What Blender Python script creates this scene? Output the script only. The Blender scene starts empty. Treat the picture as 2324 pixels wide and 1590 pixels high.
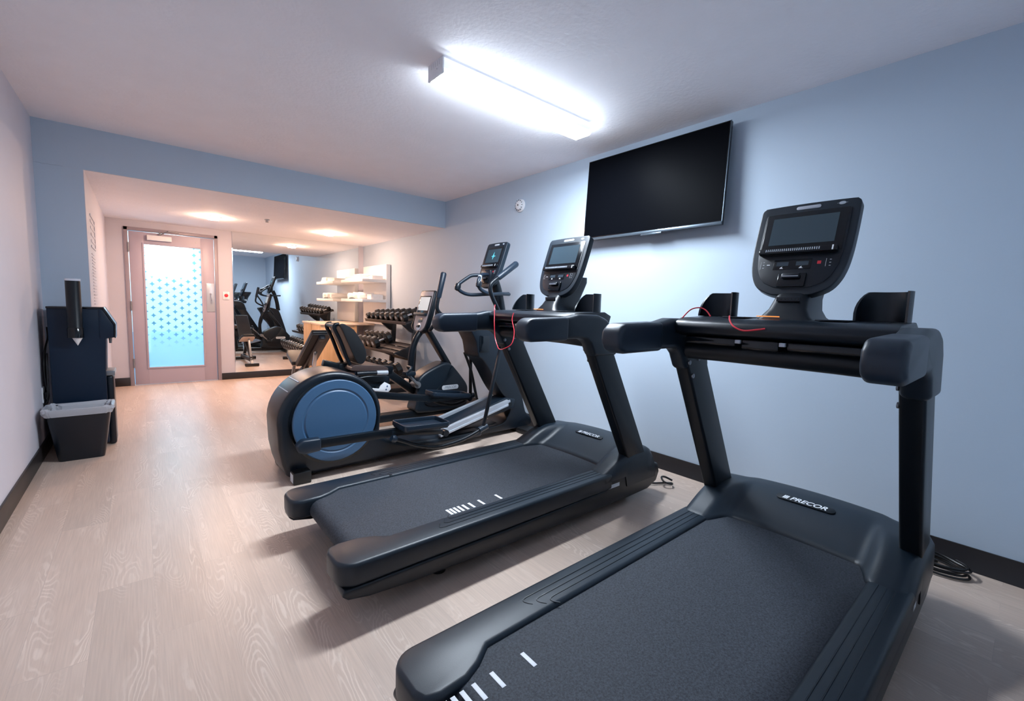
import bpy, bmesh, math, random
from mathutils import Vector, Matrix, noise
random.seed(7)
PI = math.pi
scn = bpy.context.scene
C = scn.collection

# ---------------------------------------------------------------- camera
F_PX, YAW, PITCH, ROLL, CAM_H = 1002.61, 0.6994, 0.0952, 0.0310, 1.2443
fw = Vector((math.sin(YAW)*math.cos(PITCH), math.cos(YAW)*math.cos(PITCH), -math.sin(PITCH)))
r0 = Vector((math.cos(YAW), -math.sin(YAW), 0)); u0 = r0.cross(fw)
rr = r0*math.cos(ROLL) + u0*math.sin(ROLL); uu = -r0*math.sin(ROLL) + u0*math.cos(ROLL)
cam = bpy.data.cameras.new('camera'); cam.sensor_width = 36; cam.lens = F_PX/2324*36
cam.clip_start = 0.02; cam.clip_end = 60
co = bpy.data.objects.new('camera', cam); C.objects.link(co)
co.matrix_world = Matrix(((rr.x, uu.x, -fw.x, 0), (rr.y, uu.y, -fw.y, 0), (rr.z, uu.z, -fw.z, CAM_H), (0, 0, 0, 1)))
scn.camera = co

# ---------------------------------------------------------------- world, exposure
w = bpy.data.worlds.new('world'); scn.world = w; w.use_nodes = True
w.node_tree.nodes['Background'].inputs[0].default_value = (0.6, 0.7, 0.85, 1)
w.node_tree.nodes['Background'].inputs[1].default_value = 0.0
scn.view_settings.view_transform = 'Standard'; scn.view_settings.look = 'None'
scn.view_settings.gamma = 1; scn.view_settings.use_curve_mapping = False
scn.view_settings.exposure = 2.78
TUBE = 27.0          # emission of the ceiling fixture's lens
WARM = 88.0          # emission of each recessed downlight
HALL = 13.0          # watts of the hallway light behind the door
scn.cycles.max_bounces = 8; scn.cycles.diffuse_bounces = 6; scn.cycles.glossy_bounces = 4
scn.cycles.sample_clamp_indirect = 6.0

# ---------------------------------------------------------------- room measures
XR, XL, XA = 3.169, -0.612, -0.324       # right wall, left wall, alcove left wall
YB, YD, Y0 = 5.24, 8.089, -0.20          # bulkhead face, far wall, wall behind the camera
H, HA, BB = 2.628, 2.285, 0.117          # ceilings, baseboard height

# ---------------------------------------------------------------- materials
def nmat(name):
    m = bpy.data.materials.new(name); m.use_nodes = True
    n = m.node_tree.nodes; l = m.node_tree.links
    return m, n, l, n['Principled BSDF']
def mat(name, col, rough=0.5, metal=0.0, spec=0.5, bump=0.0, bscale=300.0, var=0.0, vscale=6.0, coat=0.0, emit=None, es=0.0):
    m, n, l, p = nmat(name)
    p.inputs['Base Color'].default_value = (*col, 1); p.inputs['Roughness'].default_value = rough
    p.inputs['Metallic'].default_value = metal; p.inputs['Specular IOR Level'].default_value = spec
    p.inputs['Coat Weight'].default_value = coat
    if emit: p.inputs['Emission Color'].default_value = (*emit, 1); p.inputs['Emission Strength'].default_value = es
    tc = n.new('ShaderNodeTexCoord')
    if var > 0:
        t = n.new('ShaderNodeTexNoise'); t.inputs['Scale'].default_value = vscale; t.inputs['Detail'].default_value = 3
        mx = n.new('ShaderNodeMix'); mx.data_type = 'RGBA'
        mx.inputs[6].default_value = (*[c*(1-var) for c in col], 1); mx.inputs[7].default_value = (*[min(1, c*(1+var)) for c in col], 1)
        l.new(tc.outputs['Object'], t.inputs['Vector']); l.new(t.outputs['Fac'], mx.inputs[0]); l.new(mx.outputs[2], p.inputs['Base Color'])
    if bump > 0:
        t = n.new('ShaderNodeTexNoise'); t.inputs['Scale'].default_value = bscale; t.inputs['Detail'].default_value = 2
        b = n.new('ShaderNodeBump'); b.inputs['Strength'].default_value = bump; b.inputs['Distance'].default_value = 0.002
        l.new(tc.outputs['Object'], t.inputs['Vector']); l.new(t.outputs['Fac'], b.inputs['Height']); l.new(b.outputs['Normal'], p.inputs['Normal'])
    return m
M = {}
M['wall'] = mat('wall_paint', (0.47, 0.565, 0.67), 0.6, spec=0.3, bump=0.12, bscale=90, var=0.02, vscale=1.5)
M['wall_left'] = mat('wall_paint_left', (0.66, 0.66, 0.73), 0.6, spec=0.3, bump=0.12, bscale=90, var=0.02)
M['wall_alcove'] = mat('wall_paint_alcove', (0.56, 0.55, 0.61), 0.6, spec=0.3, bump=0.1, bscale=90, var=0.02)
M['ceil'] = mat('ceiling_paint', (0.90, 0.89, 0.93), 0.85, spec=0.2, bump=1.0, bscale=38, var=0.03)
M['base'] = mat('black_baseboard', (0.018, 0.016, 0.018), 0.45, bump=0.05)
M['plastic'] = mat('black_plastic', (0.0030, 0.0075, 0.014), 0.33, bump=0.15, bscale=900)
M['plastic_soft'] = mat('soft_black_plastic', (0.005, 0.0125, 0.022), 0.40, bump=0.15, bscale=700)
M['grip'] = mat('grip_rubber', (0.007, 0.017, 0.032), 0.42, bump=0.1, bscale=500)
M['metal_black'] = mat('black_powder_coat', (0.002, 0.005, 0.009), 0.36, spec=.4, bump=0.1, bscale=600)
M['gloss_black'] = mat('gloss_black', (0.003, 0.005, 0.008), 0.14)
M['silver'] = mat('silver_paint', (0.50, 0.54, 0.60), 0.32, metal=0.35)
M['tv_trim'] = mat('tv_edge_metal', (0.10, 0.13, 0.16), 0.3, metal=0.6)
M['chrome'] = mat('chrome', (0.75, 0.77, 0.8), 0.12, metal=1)
M['steel_grey'] = mat('grey_steel', (0.25, 0.26, 0.28), 0.4, metal=0.5)
M['disc'] = mat('slate_blue_disc', (0.045, 0.11, 0.21), 0.42, bump=0.05, bscale=600)
M['white'] = mat('white_plastic', (0.78, 0.79, 0.82), 0.45)
M['white_gloss'] = mat('white_laminate', (0.86, 0.85, 0.84), 0.4)
M['towel'] = mat('white_towel', (0.88, 0.87, 0.86), 0.95, bump=0.6, bscale=260)
M['mark'] = mat('white_print', (0.75, 0.78, 0.82), 0.5)
M['mark_grey'] = mat('grey_print', (0.35, 0.40, 0.46), 0.5)
M['red'] = mat('red_plastic', (0.65, 0.03, 0.05), 0.4)
M['orange_led_reflection'] = mat('orange_led_reflection', (0.9, 0.3, 0.05), 0.4, emit=(1, 0.28, 0.06), es=0.15)  # orange with faint emission, imitates an LED's reflection
M['screen_off'] = mat('dark_screen', (0.0022, 0.0026, 0.0040), 0.42, spec=0.014)
M['screen'] = mat('console_screen', (0.022, 0.040, 0.055), 0.25, spec=0.5, emit=(0.35, 0.6, 0.8), es=0.003)
M['screen_lit'] = mat('lit_grey_screen', (0.55, 0.62, 0.64), 0.4, emit=(0.75, 0.9, 0.95), es=0.03)
M['lcd'] = mat('small_display', (0.035, 0.055, 0.075), 0.3)
M['vinyl'] = mat('black_vinyl', (0.010, 0.011, 0.013), 0.38, bump=0.2, bscale=250)
M['vinyl_brown'] = mat('seat_upholstery', (0.07, 0.045, 0.04), 0.42, bump=0.2, bscale=250)
M['seat_board'] = mat('pale_seat_board', (0.62, 0.50, 0.43), 0.5)
M['rubber'] = mat('black_rubber', (0.005, 0.005, 0.006), 0.45, bump=0.2, bscale=200)
M['rack'] = mat('charcoal_rack', (0.012, 0.012, 0.014), 0.4)
M['rack_tray'] = mat('grey_rack_tray', (0.055, 0.05, 0.052), 0.4, metal=0.3)
M['cooler'] = mat('navy_black_casing', (0.0015, 0.013, 0.034), 0.45, spec=.35, bump=0.1, bscale=500)
M['door'] = mat('mauve_door_paint', (0.42, 0.37, 0.44), 0.4, bump=0.04, bscale=60)
M['door_frame'] = mat('mauve_frame_paint', (0.31, 0.265, 0.30), 0.4)
M['gap_shadow'] = mat('dark_gap_shadow', (0.02, 0.015, 0.015), 0.8)  # near-black colour standing in for shadow behind the shelf panel
M['cord'] = mat('black_cord', (0.008, 0.008, 0.009), 0.35)
M['orange_brown'] = mat('wood_counter_edge', (0.80, 0.66, 0.52), 0.4)

def wood_mat():
    m, n, l, p = nmat('light_maple_laminate'); p.inputs['Roughness'].default_value = 0.42
    tc = n.new('ShaderNodeTexCoord'); mp = n.new('ShaderNodeMapping'); mp.inputs['Scale'].default_value = (18, 18, 1.6)
    t = n.new('ShaderNodeTexNoise'); t.inputs['Scale'].default_value = 1.5; t.inputs['Detail'].default_value = 6
    r = n.new('ShaderNodeValToRGB'); r.color_ramp.elements[0].position = .3; r.color_ramp.elements[1].position = .75
    r.color_ramp.elements[0].color = (0.66, 0.40, 0.20, 1); r.color_ramp.elements[1].color = (0.78, 0.53, 0.30, 1)
    l.new(tc.outputs['Object'], mp.inputs[0]); l.new(mp.outputs[0], t.inputs['Vector']); l.new(t.outputs['Fac'], r.inputs[0]); l.new(r.outputs[0], p.inputs['Base Color'])
    return m
M['wood'] = wood_mat()

def belt_mat():
    m, n, l, p = nmat('running_belt'); p.inputs['Roughness'].default_value = 0.7; p.inputs['Specular IOR Level'].default_value = 0.35
    tc = n.new('ShaderNodeTexCoord')
    t = n.new('ShaderNodeTexNoise'); t.inputs['Scale'].default_value = 420; t.inputs['Detail'].default_value = 2
    t2 = n.new('ShaderNodeTexNoise'); t2.inputs['Scale'].default_value = 150; t2.inputs['Detail'].default_value = 4
    ad = n.new('ShaderNodeMath'); ad.operation = 'ADD'; sc = n.new('ShaderNodeMath'); sc.operation = 'MULTIPLY'; sc.inputs[1].default_value = .5
    r = n.new('ShaderNodeValToRGB'); r.color_ramp.elements[0].position = .35; r.color_ramp.elements[1].position = .68
    r.color_ramp.elements[0].color = (0.012, 0.016, 0.023, 1); r.color_ramp.elements[1].color = (0.060, 0.070, 0.088, 1)
    b = n.new('ShaderNodeBump'); b.inputs['Strength'].default_value = .5; b.inputs['Distance'].default_value = .001
    for q in (t, t2): l.new(tc.outputs['Object'], q.inputs['Vector'])
    l.new(t.outputs['Fac'], ad.inputs[0]); l.new(t2.outputs['Fac'], ad.inputs[1]); l.new(ad.outputs[0], sc.inputs[0]); l.new(sc.outputs[0], r.inputs[0])
    l.new(r.outputs[0], p.inputs['Base Color']); l.new(t.outputs['Fac'], b.inputs['Height']); l.new(b.outputs[0], p.inputs['Normal'])
    return m
M['belt'] = belt_mat()

def floor_mat():
    m, n, l, p = nmat('light_oak_vinyl_planks')
    def N(t, **k):
        q = n.new(t)
        for a, v in k.items(): setattr(q, a, v)
        return q
    tc = N('ShaderNodeTexCoord'); sx = N('ShaderNodeSeparateXYZ'); l.new(tc.outputs['Object'], sx.inputs[0])
    cb = N('ShaderNodeCombineXYZ'); l.new(sx.outputs['Y'], cb.inputs['X']); l.new(sx.outputs['X'], cb.inputs['Y'])
    br = N('ShaderNodeTexBrick'); br.offset = 0.37; br.inputs['Scale'].default_value = 1
    br.inputs['Brick Width'].default_value = 1.22; br.inputs['Row Height'].default_value = 0.182
    br.inputs['Mortar Size'].default_value = 0.0012; br.inputs['Mortar Smooth'].default_value = 0.3
    br.inputs['Color1'].default_value = (0, 0, 0, 1); br.inputs['Color2'].default_value = (1, 1, 1, 1); br.inputs['Mortar'].default_value = (0.5, 0.5, 0.5, 1)
    l.new(cb.outputs[0], br.inputs['Vector'])
    rv = N('ShaderNodeSeparateColor'); l.new(br.outputs['Color'], rv.inputs[0])
    # per-plank shift of the grain
    mu = N('ShaderNodeMath', operation='MULTIPLY'); mu.inputs[1].default_value = 37.0; l.new(rv.outputs[0], mu.inputs[0])
    off = N('ShaderNodeCombineXYZ'); l.new(mu.outputs[0], off.inputs['X']); l.new(mu.outputs[0], off.inputs['Y'])
    va = N('ShaderNodeVectorMath', operation='ADD'); l.new(tc.outputs['Object'], va.inputs[0]); l.new(off.outputs[0], va.inputs[1])
    # warped rings -> cathedral grain
    mp = N('ShaderNodeMapping'); mp.inputs['Scale'].default_value = (7.5, 1.5, 1); l.new(va.outputs[0], mp.inputs[0])
    nz = N('ShaderNodeTexNoise'); nz.inputs['Scale'].default_value = 0.85; nz.inputs['Detail'].default_value = 1.5; nz.inputs['Distortion'].default_value = 0.6
    l.new(mp.outputs[0], nz.inputs['Vector'])
    m1 = N('ShaderNodeMath', operation='MULTIPLY'); m1.inputs[1].default_value = 210; l.new(nz.outputs['Fac'], m1.inputs[0])
    fn = N('ShaderNodeTexNoise'); fn.inputs['Scale'].default_value = 9; fn.inputs['Detail'].default_value = 3; l.new(mp.outputs[0], fn.inputs['Vector'])
    m1b = N('ShaderNodeMath', operation='MULTIPLY_ADD'); m1b.inputs[1].default_value = 5.0; l.new(fn.outputs['Fac'], m1b.inputs[0]); l.new(m1.outputs[0], m1b.inputs[2])
    sn = N('ShaderNodeMath', operation='SINE'); l.new(m1b.outputs[0], sn.inputs[0])
    mr = N('ShaderNodeMapRange'); mr.inputs['From Min'].default_value = 0.1; mr.inputs['From Max'].default_value = 1.0; l.new(sn.outputs[0], mr.inputs['Value'])
    # fine fibres
    mp2 = N('ShaderNodeMapping'); mp2.inputs['Scale'].default_value = (160, 5, 1); l.new(va.outputs[0], mp2.inputs[0])
    n2 = N('ShaderNodeTexNoise'); n2.inputs['Scale'].default_value = 1; n2.inputs['Detail'].default_value = 4; l.new(mp2.outputs[0], n2.inputs['Vector'])
    # broad mottling
    mp3 = N('ShaderNodeMapping'); mp3.inputs['Scale'].default_value = (5, 1.2, 1); l.new(va.outputs[0], mp3.inputs[0])
    n3 = N('ShaderNodeTexNoise'); n3.inputs['Scale'].default_value = 1; n3.inputs['Detail'].default_value = 3; l.new(mp3.outputs[0], n3.inputs['Vector'])
    base = N('ShaderNodeMix', data_type='RGBA'); base.inputs[6].default_value = (0.535, 0.400, 0.320, 1); base.inputs[7].default_value = (0.67, 0.53, 0.44, 1)
    l.new(n3.outputs['Fac'], base.inputs[0])
    fb = N('ShaderNodeMix', data_type='RGBA', blend_type='MULTIPLY'); fb.inputs[0].default_value = .55
    fr = N('ShaderNodeMapRange'); fr.inputs['From Min'].default_value = .3; fr.inputs['From Max'].default_value = .7; fr.inputs['To Min'].default_value = .82; fr.inputs['To Max'].default_value = 1.08
    l.new(n2.outputs['Fac'], fr.inputs['Value']); l.new(base.outputs[2], fb.inputs[6]); l.new(fr.outputs[0], fb.inputs[7])
    gr = N('ShaderNodeMix', data_type='RGBA'); gr.inputs[7].default_value = (0.84, 0.71, 0.61, 1)
    gm = N('ShaderNodeMath', operation='MULTIPLY'); gm.inputs[1].default_value = .42; l.new(mr.outputs[0], gm.inputs[0])
    mk = N('ShaderNodeTexNoise'); mk.inputs['Scale'].default_value = 1.0; mk.inputs['Detail'].default_value = 1
    mp4 = N('ShaderNodeMapping'); mp4.inputs['Scale'].default_value = (9, 1.1, 1); mp4.inputs['Location'].default_value = (3, 7, 0); l.new(va.outputs[0], mp4.inputs[0]); l.new(mp4.outputs[0], mk.inputs['Vector'])
    mkr = N('ShaderNodeMapRange'); mkr.inputs['From Min'].default_value = .46; mkr.inputs['From Max'].default_value = .62; l.new(mk.outputs['Fac'], mkr.inputs['Value'])
    gm2 = N('ShaderNodeMath', operation='MULTIPLY'); l.new(gm.outputs[0], gm2.inputs[0]); l.new(mkr.outputs[0], gm2.inputs[1]); gm = gm2
    l.new(gm.outputs[0], gr.inputs[0]); l.new(fb.outputs[2], gr.inputs[6])
    pv = N('ShaderNodeMapRange'); pv.inputs['To Min'].default_value = .93; pv.inputs['To Max'].default_value = 1.06; l.new(rv.outputs[0], pv.inputs['Value'])
    pm = N('ShaderNodeMix', data_type='RGBA', blend_type='MULTIPLY'); pm.inputs[0].default_value = 1; l.new(gr.outputs[2], pm.inputs[6]); l.new(pv.outputs[0], pm.inputs[7])
    sm = N('ShaderNodeMix', data_type='RGBA'); sm.inputs[7].default_value = (0.36, 0.28, 0.235, 1)
    sf = N('ShaderNodeMath', operation='MULTIPLY'); sf.inputs[1].default_value = .3; l.new(br.outputs['Fac'], sf.inputs[0])
    l.new(sf.outputs[0], sm.inputs[0]); l.new(pm.outputs[2], sm.inputs[6])
    l.new(sm.outputs[2], p.inputs['Base Color'])
    p.inputs['Roughness'].default_value = 0.36; p.inputs['Specular IOR Level'].default_value = 0.45
    bp = N('ShaderNodeBump'); bp.inputs['Strength'].default_value = .12; bp.inputs['Distance'].default_value = .002
    l.new(n2.outputs['Fac'], bp.inputs['Height']); l.new(bp.outputs[0], p.inputs['Normal'])
    return m
M['floor'] = floor_mat()

def emis(name, col, s):
    m = bpy.data.materials.new(name); m.use_nodes = True; n = m.node_tree.nodes; n.clear()
    e = n.new('ShaderNodeEmission'); e.inputs[0].default_value = (*col, 1); e.inputs[1].default_value = s
    o = n.new('ShaderNodeOutputMaterial'); m.node_tree.links.new(e.outputs[0], o.inputs[0]); return m
M['lens'] = emis('lit_white_lens', (0.79, 0.89, 1.0), TUBE)
M['lens_edge'] = emis('lens_edge_glow', (0.80, 0.90, 1.0), TUBE*.25)
M['lens_top'] = mat('glowing_white_housing', (0.85, 0.87, 0.9), .5, emit=(0.80, 0.88, 1.0), es=.085)
M['warm_lens'] = emis('lit_warm_lens', (1.0, 0.63, 0.43), WARM)
M['hall_panel'] = emis('hallway_light', (0.88, 0.95, 1.0), 2.6)

def mirror_mat():
    m, n, l, p = nmat('mirror_glass'); p.inputs['Base Color'].default_value = (0.90, 0.92, 0.92, 1)
    p.inputs['Metallic'].default_value = 1; p.inputs['Roughness'].default_value = 0.0
    return m
M['mirror'] = mirror_mat()

def frosted_mat():
    # frosted film with four-pointed stars left clearer; the print fades out towards the floor
    m = bpy.data.materials.new('frosted_star_glass'); m.use_nodes = True; n = m.node_tree.nodes; l = m.node_tree.links; n.clear()
    def mth(op, a, b=None):
        q = n.new('ShaderNodeMath'); q.operation = op
        for i, v in enumerate((a, b)):
            if v is None: continue
            if isinstance(v, (int, float)): q.inputs[i].default_value = v
            else: l.new(v, q.inputs[i])
        return q.outputs[0]
    tc = n.new('ShaderNodeTexCoord'); s = n.new('ShaderNodeSeparateXYZ'); l.new(tc.outputs['Object'], s.inputs[0])
    P = 0.168
    def star(ox, oz):
        fx = mth('ABSOLUTE', mth('SUBTRACT', mth('FRACT', mth('ADD', mth('DIVIDE', s.outputs['X'], P*0.98), ox)), .5))
        fz = mth('ABSOLUTE', mth('SUBTRACT', mth('FRACT', mth('ADD', mth('DIVIDE', s.outputs['Z'], P*0.66), oz)), .5))
        fz = mth('MULTIPLY', fz, 0.67)
        return mth('LESS_THAN', mth('ADD', mth('POWER', fx, .62), mth('POWER', fz, .62)), 0.40)
    st = mth('MAXIMUM', star(0.17, 0.1), star(0.67, 0.6))
    fade = n.new('ShaderNodeMapRange'); fade.inputs['From Min'].default_value = .52; fade.inputs['From Max'].default_value = .85
    l.new(s.outputs['Z'], fade.inputs['Value']); st = mth('MULTIPLY', st, fade.outputs[0])
    tr = n.new('ShaderNodeBsdfTranslucent'); tr.inputs[0].default_value = (0.66, 0.84, 0.90, 1)
    df = n.new('ShaderNodeBsdfDiffuse'); df.inputs[0].default_value = (0.55, 0.74, 0.80, 1)
    tp = n.new('ShaderNodeBsdfTransparent'); tp.inputs[0].default_value = (0.80, 0.95, 1.0, 1)
    gl = n.new('ShaderNodeBsdfGlossy'); gl.inputs['Roughness'].default_value = .05
    m1 = n.new('ShaderNodeMixShader'); m1.inputs[0].default_value = .3; l.new(tr.outputs[0], m1.inputs[1]); l.new(df.outputs[0], m1.inputs[2])
    m2 = n.new('ShaderNodeMixShader'); m2.inputs[0].default_value = .62; l.new(m1.outputs[0], m2.inputs[1]); l.new(tp.outputs[0], m2.inputs[2])
    dk = n.new('ShaderNodeBsdfTransparent'); dk.inputs[0].default_value = (0.34, 0.50, 0.56, 1)
    m3 = n.new('ShaderNodeMixShader'); l.new(mth('MULTIPLY', st, .85), m3.inputs[0]); l.new(m2.outputs[0], m3.inputs[1]); l.new(dk.outputs[0], m3.inputs[2])
    m4 = n.new('ShaderNodeMixShader'); m4.inputs[0].default_value = .05; l.new(m3.outputs[0], m4.inputs[1]); l.new(gl.outputs[0], m4.inputs[2])
    o = n.new('ShaderNodeOutputMaterial'); l.new(m4.outputs[0], o.inputs[0]); return m
M['frost'] = frosted_mat()

def liner_mat():
    m = bpy.data.materials.new('clear_bin_liner'); m.use_nodes = True; n = m.node_tree.nodes; l = m.node_tree.links; n.clear()
    g = n.new('ShaderNodeBsdfPrincipled'); g.inputs['Base Color'].default_value = (0.80, 0.84, 0.90, 1); g.inputs['Roughness'].default_value = .15
    t = n.new('ShaderNodeBsdfTransparent'); t.inputs[0].default_value = (0.92, 0.95, 1, 1)
    x = n.new('ShaderNodeMixShader'); x.inputs[0].default_value = .45
    l.new(g.outputs[0], x.inputs[1]); l.new(t.outputs[0], x.inputs[2])
    o = n.new('ShaderNodeOutputMaterial'); l.new(x.outputs[0], o.inputs[0]); return m
M['liner'] = liner_mat()
def clear_mat():
    m = bpy.data.materials.new('clear_plastic_rim'); m.use_nodes = True; n = m.node_tree.nodes; l = m.node_tree.links; n.clear()
    g = n.new('ShaderNodeBsdfPrincipled'); g.inputs['Base Color'].default_value = (0.8, 0.85, 0.95, 1); g.inputs['Roughness'].default_value = .1
    t = n.new('ShaderNodeBsdfTransparent'); x = n.new('ShaderNodeMixShader'); x.inputs[0].default_value = .55
    l.new(g.outputs[0], x.inputs[1]); l.new(t.outputs[0], x.inputs[2])
    o = n.new('ShaderNodeOutputMaterial'); l.new(x.outputs[0], o.inputs[0]); return m
M['clear'] = clear_mat()

# ---------------------------------------------------------------- mesh helpers
ORG = {}     # root name -> location, so meshes are written in room metres
def cat_rom(pts, n):
    pts = [Vector(p) for p in pts]
    if n <= 1 or len(pts) < 3: return pts
    out = []
    for i in range(len(pts)-1):
        p0 = pts[max(i-1, 0)]; p1 = pts[i]; p2 = pts[i+1]; p3 = pts[min(i+2, len(pts)-1)]
        for k in range(n):
            t = k/n
            out.append(0.5*((2*p1) + (-p0+p2)*t + (2*p0-5*p1+4*p2-p3)*t*t + (-p0+3*p1-3*p2+p3)*t**3))
    out.append(pts[-1]); return out
EACH = {'belt_marks': 'belt_mark', 'thumb_buttons': 'thumb_button', 'bolts': 'bolt', 'latches': 'latch', 'tray_mats': 'tray_mat', 'storage_bins': 'storage_bin', 'small_displays': 'small_display',
        'icons': 'icon', 'trim_strips': 'trim_strip', 'link_joints': 'link_joint', 'rail_ribs': 'rail_rib', 'button_marks': 'button_mark'}
class MB:
    def __init__(s): s.bm = bmesh.new()
    def add(s, vs, fs, bevel=0.0, seg=2, T=None, ang=30):
        b = bmesh.new(); V = [b.verts.new(v) for v in vs]
        for f in fs:
            try: b.faces.new([V[i] for i in f])
            except ValueError: pass
        bmesh.ops.recalc_face_normals(b, faces=b.faces)
        if bevel > 0:
            es = [e for e in b.edges if len(e.link_faces) == 2 and e.calc_face_angle(0) > math.radians(ang)]
            bmesh.ops.bevel(b, geom=es, offset=bevel, segments=seg, profile=.5, affect='EDGES', clamp_overlap=True)
        if T is not None: b.transform(T)
        s.merge(b); return s
    def merge(s, b):
        me = bpy.data.meshes.new('t'); b.to_mesh(me); b.free(); s.bm.from_mesh(me); bpy.data.meshes.remove(me)
    def box(s, x0, x1, y0, y1, z0, z1, bevel=0.0, seg=2, T=None):
        vs = [(x, y, z) for x in (x0, x1) for y in (y0, y1) for z in (z0, z1)]
        return s.add(vs, [(0, 1, 3, 2), (4, 6, 7, 5), (0, 4, 5, 1), (2, 3, 7, 6), (0, 2, 6, 4), (1, 5, 7, 3)], bevel, seg, T)
    def prism(s, pts, axis, a0, a1, bevel=0.0, seg=2, T=None, ang=30, smooth=1):
        if smooth > 1:
            q = [Vector((p[0], p[1], 0)) for p in pts]; q = [q[-1]]+q+[q[0], q[1]]
            q = cat_rom(q, smooth)[smooth:-smooth-1+0]; q = q[:-smooth+0] if False else q
            pts = [(v.x, v.y) for v in q]
            if (Vector(pts[0])-Vector(pts[-1])).length < 1e-5: pts = pts[:-1]
        n = len(pts)
        f = {'x': lambda a, p: (a, p[0], p[1]), 'y': lambda a, p: (p[0], a, p[1]), 'z': lambda a, p: (p[0], p[1], a)}[axis]
        vs = [f(a0, p) for p in pts]+[f(a1, p) for p in pts]
        fs = [tuple(range(n)), tuple(range(2*n-1, n-1, -1))]+[(i, (i+1) % n, n+(i+1) % n, n+i) for i in range(n)]
        return s.add(vs, fs, bevel, seg, T, ang)
    def tube(s, pts, r, n=10, sm=6, closed=False):
        P = cat_rom(pts, sm); k = len(P)
        R = r if isinstance(r, (list, tuple)) else None
        vs, fs = [], []
        t0 = (P[1]-P[0]).normalized(); up = Vector((0, 0, 1)) if abs(t0.z) < .9 else Vector((1, 0, 0))
        nx = t0.cross(up).normalized()
        for i, p in enumerate(P):
            t = (P[min(i+1, k-1)]-P[max(i-1, 0)]).normalized()
            nx = (nx-t*nx.dot(t)).normalized(); ny = t.cross(nx)
            if R: f = i/(k-1)*(len(R)-1); a = int(min(f, len(R)-2)); rad = R[a]+(R[a+1]-R[a])*(f-a)
            else: rad = r
            for j in range(n):
                a = 2*PI*j/n; vs.append(p+(nx*math.cos(a)+ny*math.sin(a))*rad)
        for i in range(k-1):
            for j in range(n):
                fs.append((i*n+j, i*n+(j+1) % n, (i+1)*n+(j+1) % n, (i+1)*n+j))
        if closed:
            for j in range(n): fs.append(((k-1)*n+j, (k-1)*n+(j+1) % n, (j+1) % n, j))
        else:
            fs += [tuple(range(n)), tuple(range((k-1)*n, k*n))]
        return s.add(vs, fs)
    def lathe(s, prof, c, ax=(0, 0, 1), n=28, T=None):
        ax = Vector(ax).normalized(); q = Vector((0, 0, 1)).rotation_difference(ax); vs, fs = [], []
        for r, h in prof:
            for j in range(n):
                a = 2*PI*j/n; vs.append(Vector(c)+q @ Vector((r*math.cos(a), r*math.sin(a), h)))
        m = len(prof)
        for i in range(m-1):
            for j in range(n): fs.append((i*n+j, i*n+(j+1) % n, (i+1)*n+(j+1) % n, (i+1)*n+j))
        fs += [tuple(range(n)), tuple(range((m-1)*n, m*n))]
        return s.add(vs, fs, T=T)
    def beam(s, p, q, w, h, bevel=0.0, up=(0, 0, 1), seg=2):
        p, q = Vector(p), Vector(q); d = (q-p); L = d.length; z = d.normalized(); x = Vector(up).cross(z)
        if x.length < 1e-4: x = Vector((0, 1, 0)).cross(z)
        x.normalize(); y = z.cross(x)
        T = Matrix(((x.x, y.x, z.x, p.x), (x.y, y.y, z.y, p.y), (x.z, y.z, z.z, p.z), (0, 0, 0, 1)))
        return s.box(-w/2, w/2, -h/2, h/2, 0, L, bevel, seg, T)
    def grid(s, fn, nu, nv, thick=None):
        vs = [fn(i/nu, j/nv) for i in range(nu+1) for j in range(nv+1)]
        fs = [(i*(nv+1)+j, i*(nv+1)+j+1, (i+1)*(nv+1)+j+1, (i+1)*(nv+1)+j) for i in range(nu) for j in range(nv)]
        return s.add(vs, fs)
    def islands(s):
        seen, out = set(), []
        for v in s.bm.verts:
            if v in seen: continue
            st, isl = [v], []; seen.add(v)
            while st:
                a = st.pop(); isl.append(a)
                for e in a.link_edges:
                    b = e.other_vert(a)
                    if b not in seen: seen.add(b); st.append(b)
            out.append(isl)
        return out
    def build(s, name, m, parent=None, label=None, sharp=38):
        if name in EACH:                     # every separate piece becomes a part of its own
            first = None
            for isl in s.islands():
                ix = {v: i for i, v in enumerate(isl)}; fs = {f for v in isl for f in v.link_faces}; p = MB()
                vs = [p.bm.verts.new(v.co) for v in isl]
                for f in fs: p.bm.faces.new([vs[ix[v]] for v in f.verts])
                o = p.build(EACH[name], m, parent, label, sharp); first = first or o
            s.bm.free(); return first
        me = bpy.data.meshes.new(name); s.bm.to_mesh(me); s.bm.free()
        if parent is not None:
            o = Vector(parent['_o']); me.transform(Matrix.Translation(-o))
        for p in me.polygons: p.use_smooth = True
        me.set_sharp_from_angle(angle=math.radians(sharp))
        me.materials.append(M[m]); ob = bpy.data.objects.new(name, me); C.objects.link(ob)
        if parent is not None: ob.parent = parent; ob['_o'] = list(parent['_o'])
        else: ob['_o'] = [0, 0, 0]
        if label: ob['label'] = label
        return ob
def root(name, loc, label, cat, group=None):
    o = bpy.data.objects.new(name, None); C.objects.link(o); o.location = loc; o['_o'] = list(loc)
    o.empty_display_size = .1; o['label'] = label; o['category'] = cat
    if group: o['group'] = group
    return o
def thing(mb, name, m, label, cat, group=None, sharp=38):
    """a thing of one mesh, its origin moved to the middle of its base"""
    o = mb.build(name, m, None, None, sharp)
    cs = [v.co for v in o.data.vertices]; c = Vector(((min(v.x for v in cs)+max(v.x for v in cs))/2, (min(v.y for v in cs)+max(v.y for v in cs))/2, min(v.z for v in cs)))
    o.data.transform(Matrix.Translation(-c)); o.location = c; o['_o'] = list(c)
    o['label'] = label; o['category'] = cat
    if group: o['group'] = group
    return o
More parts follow.
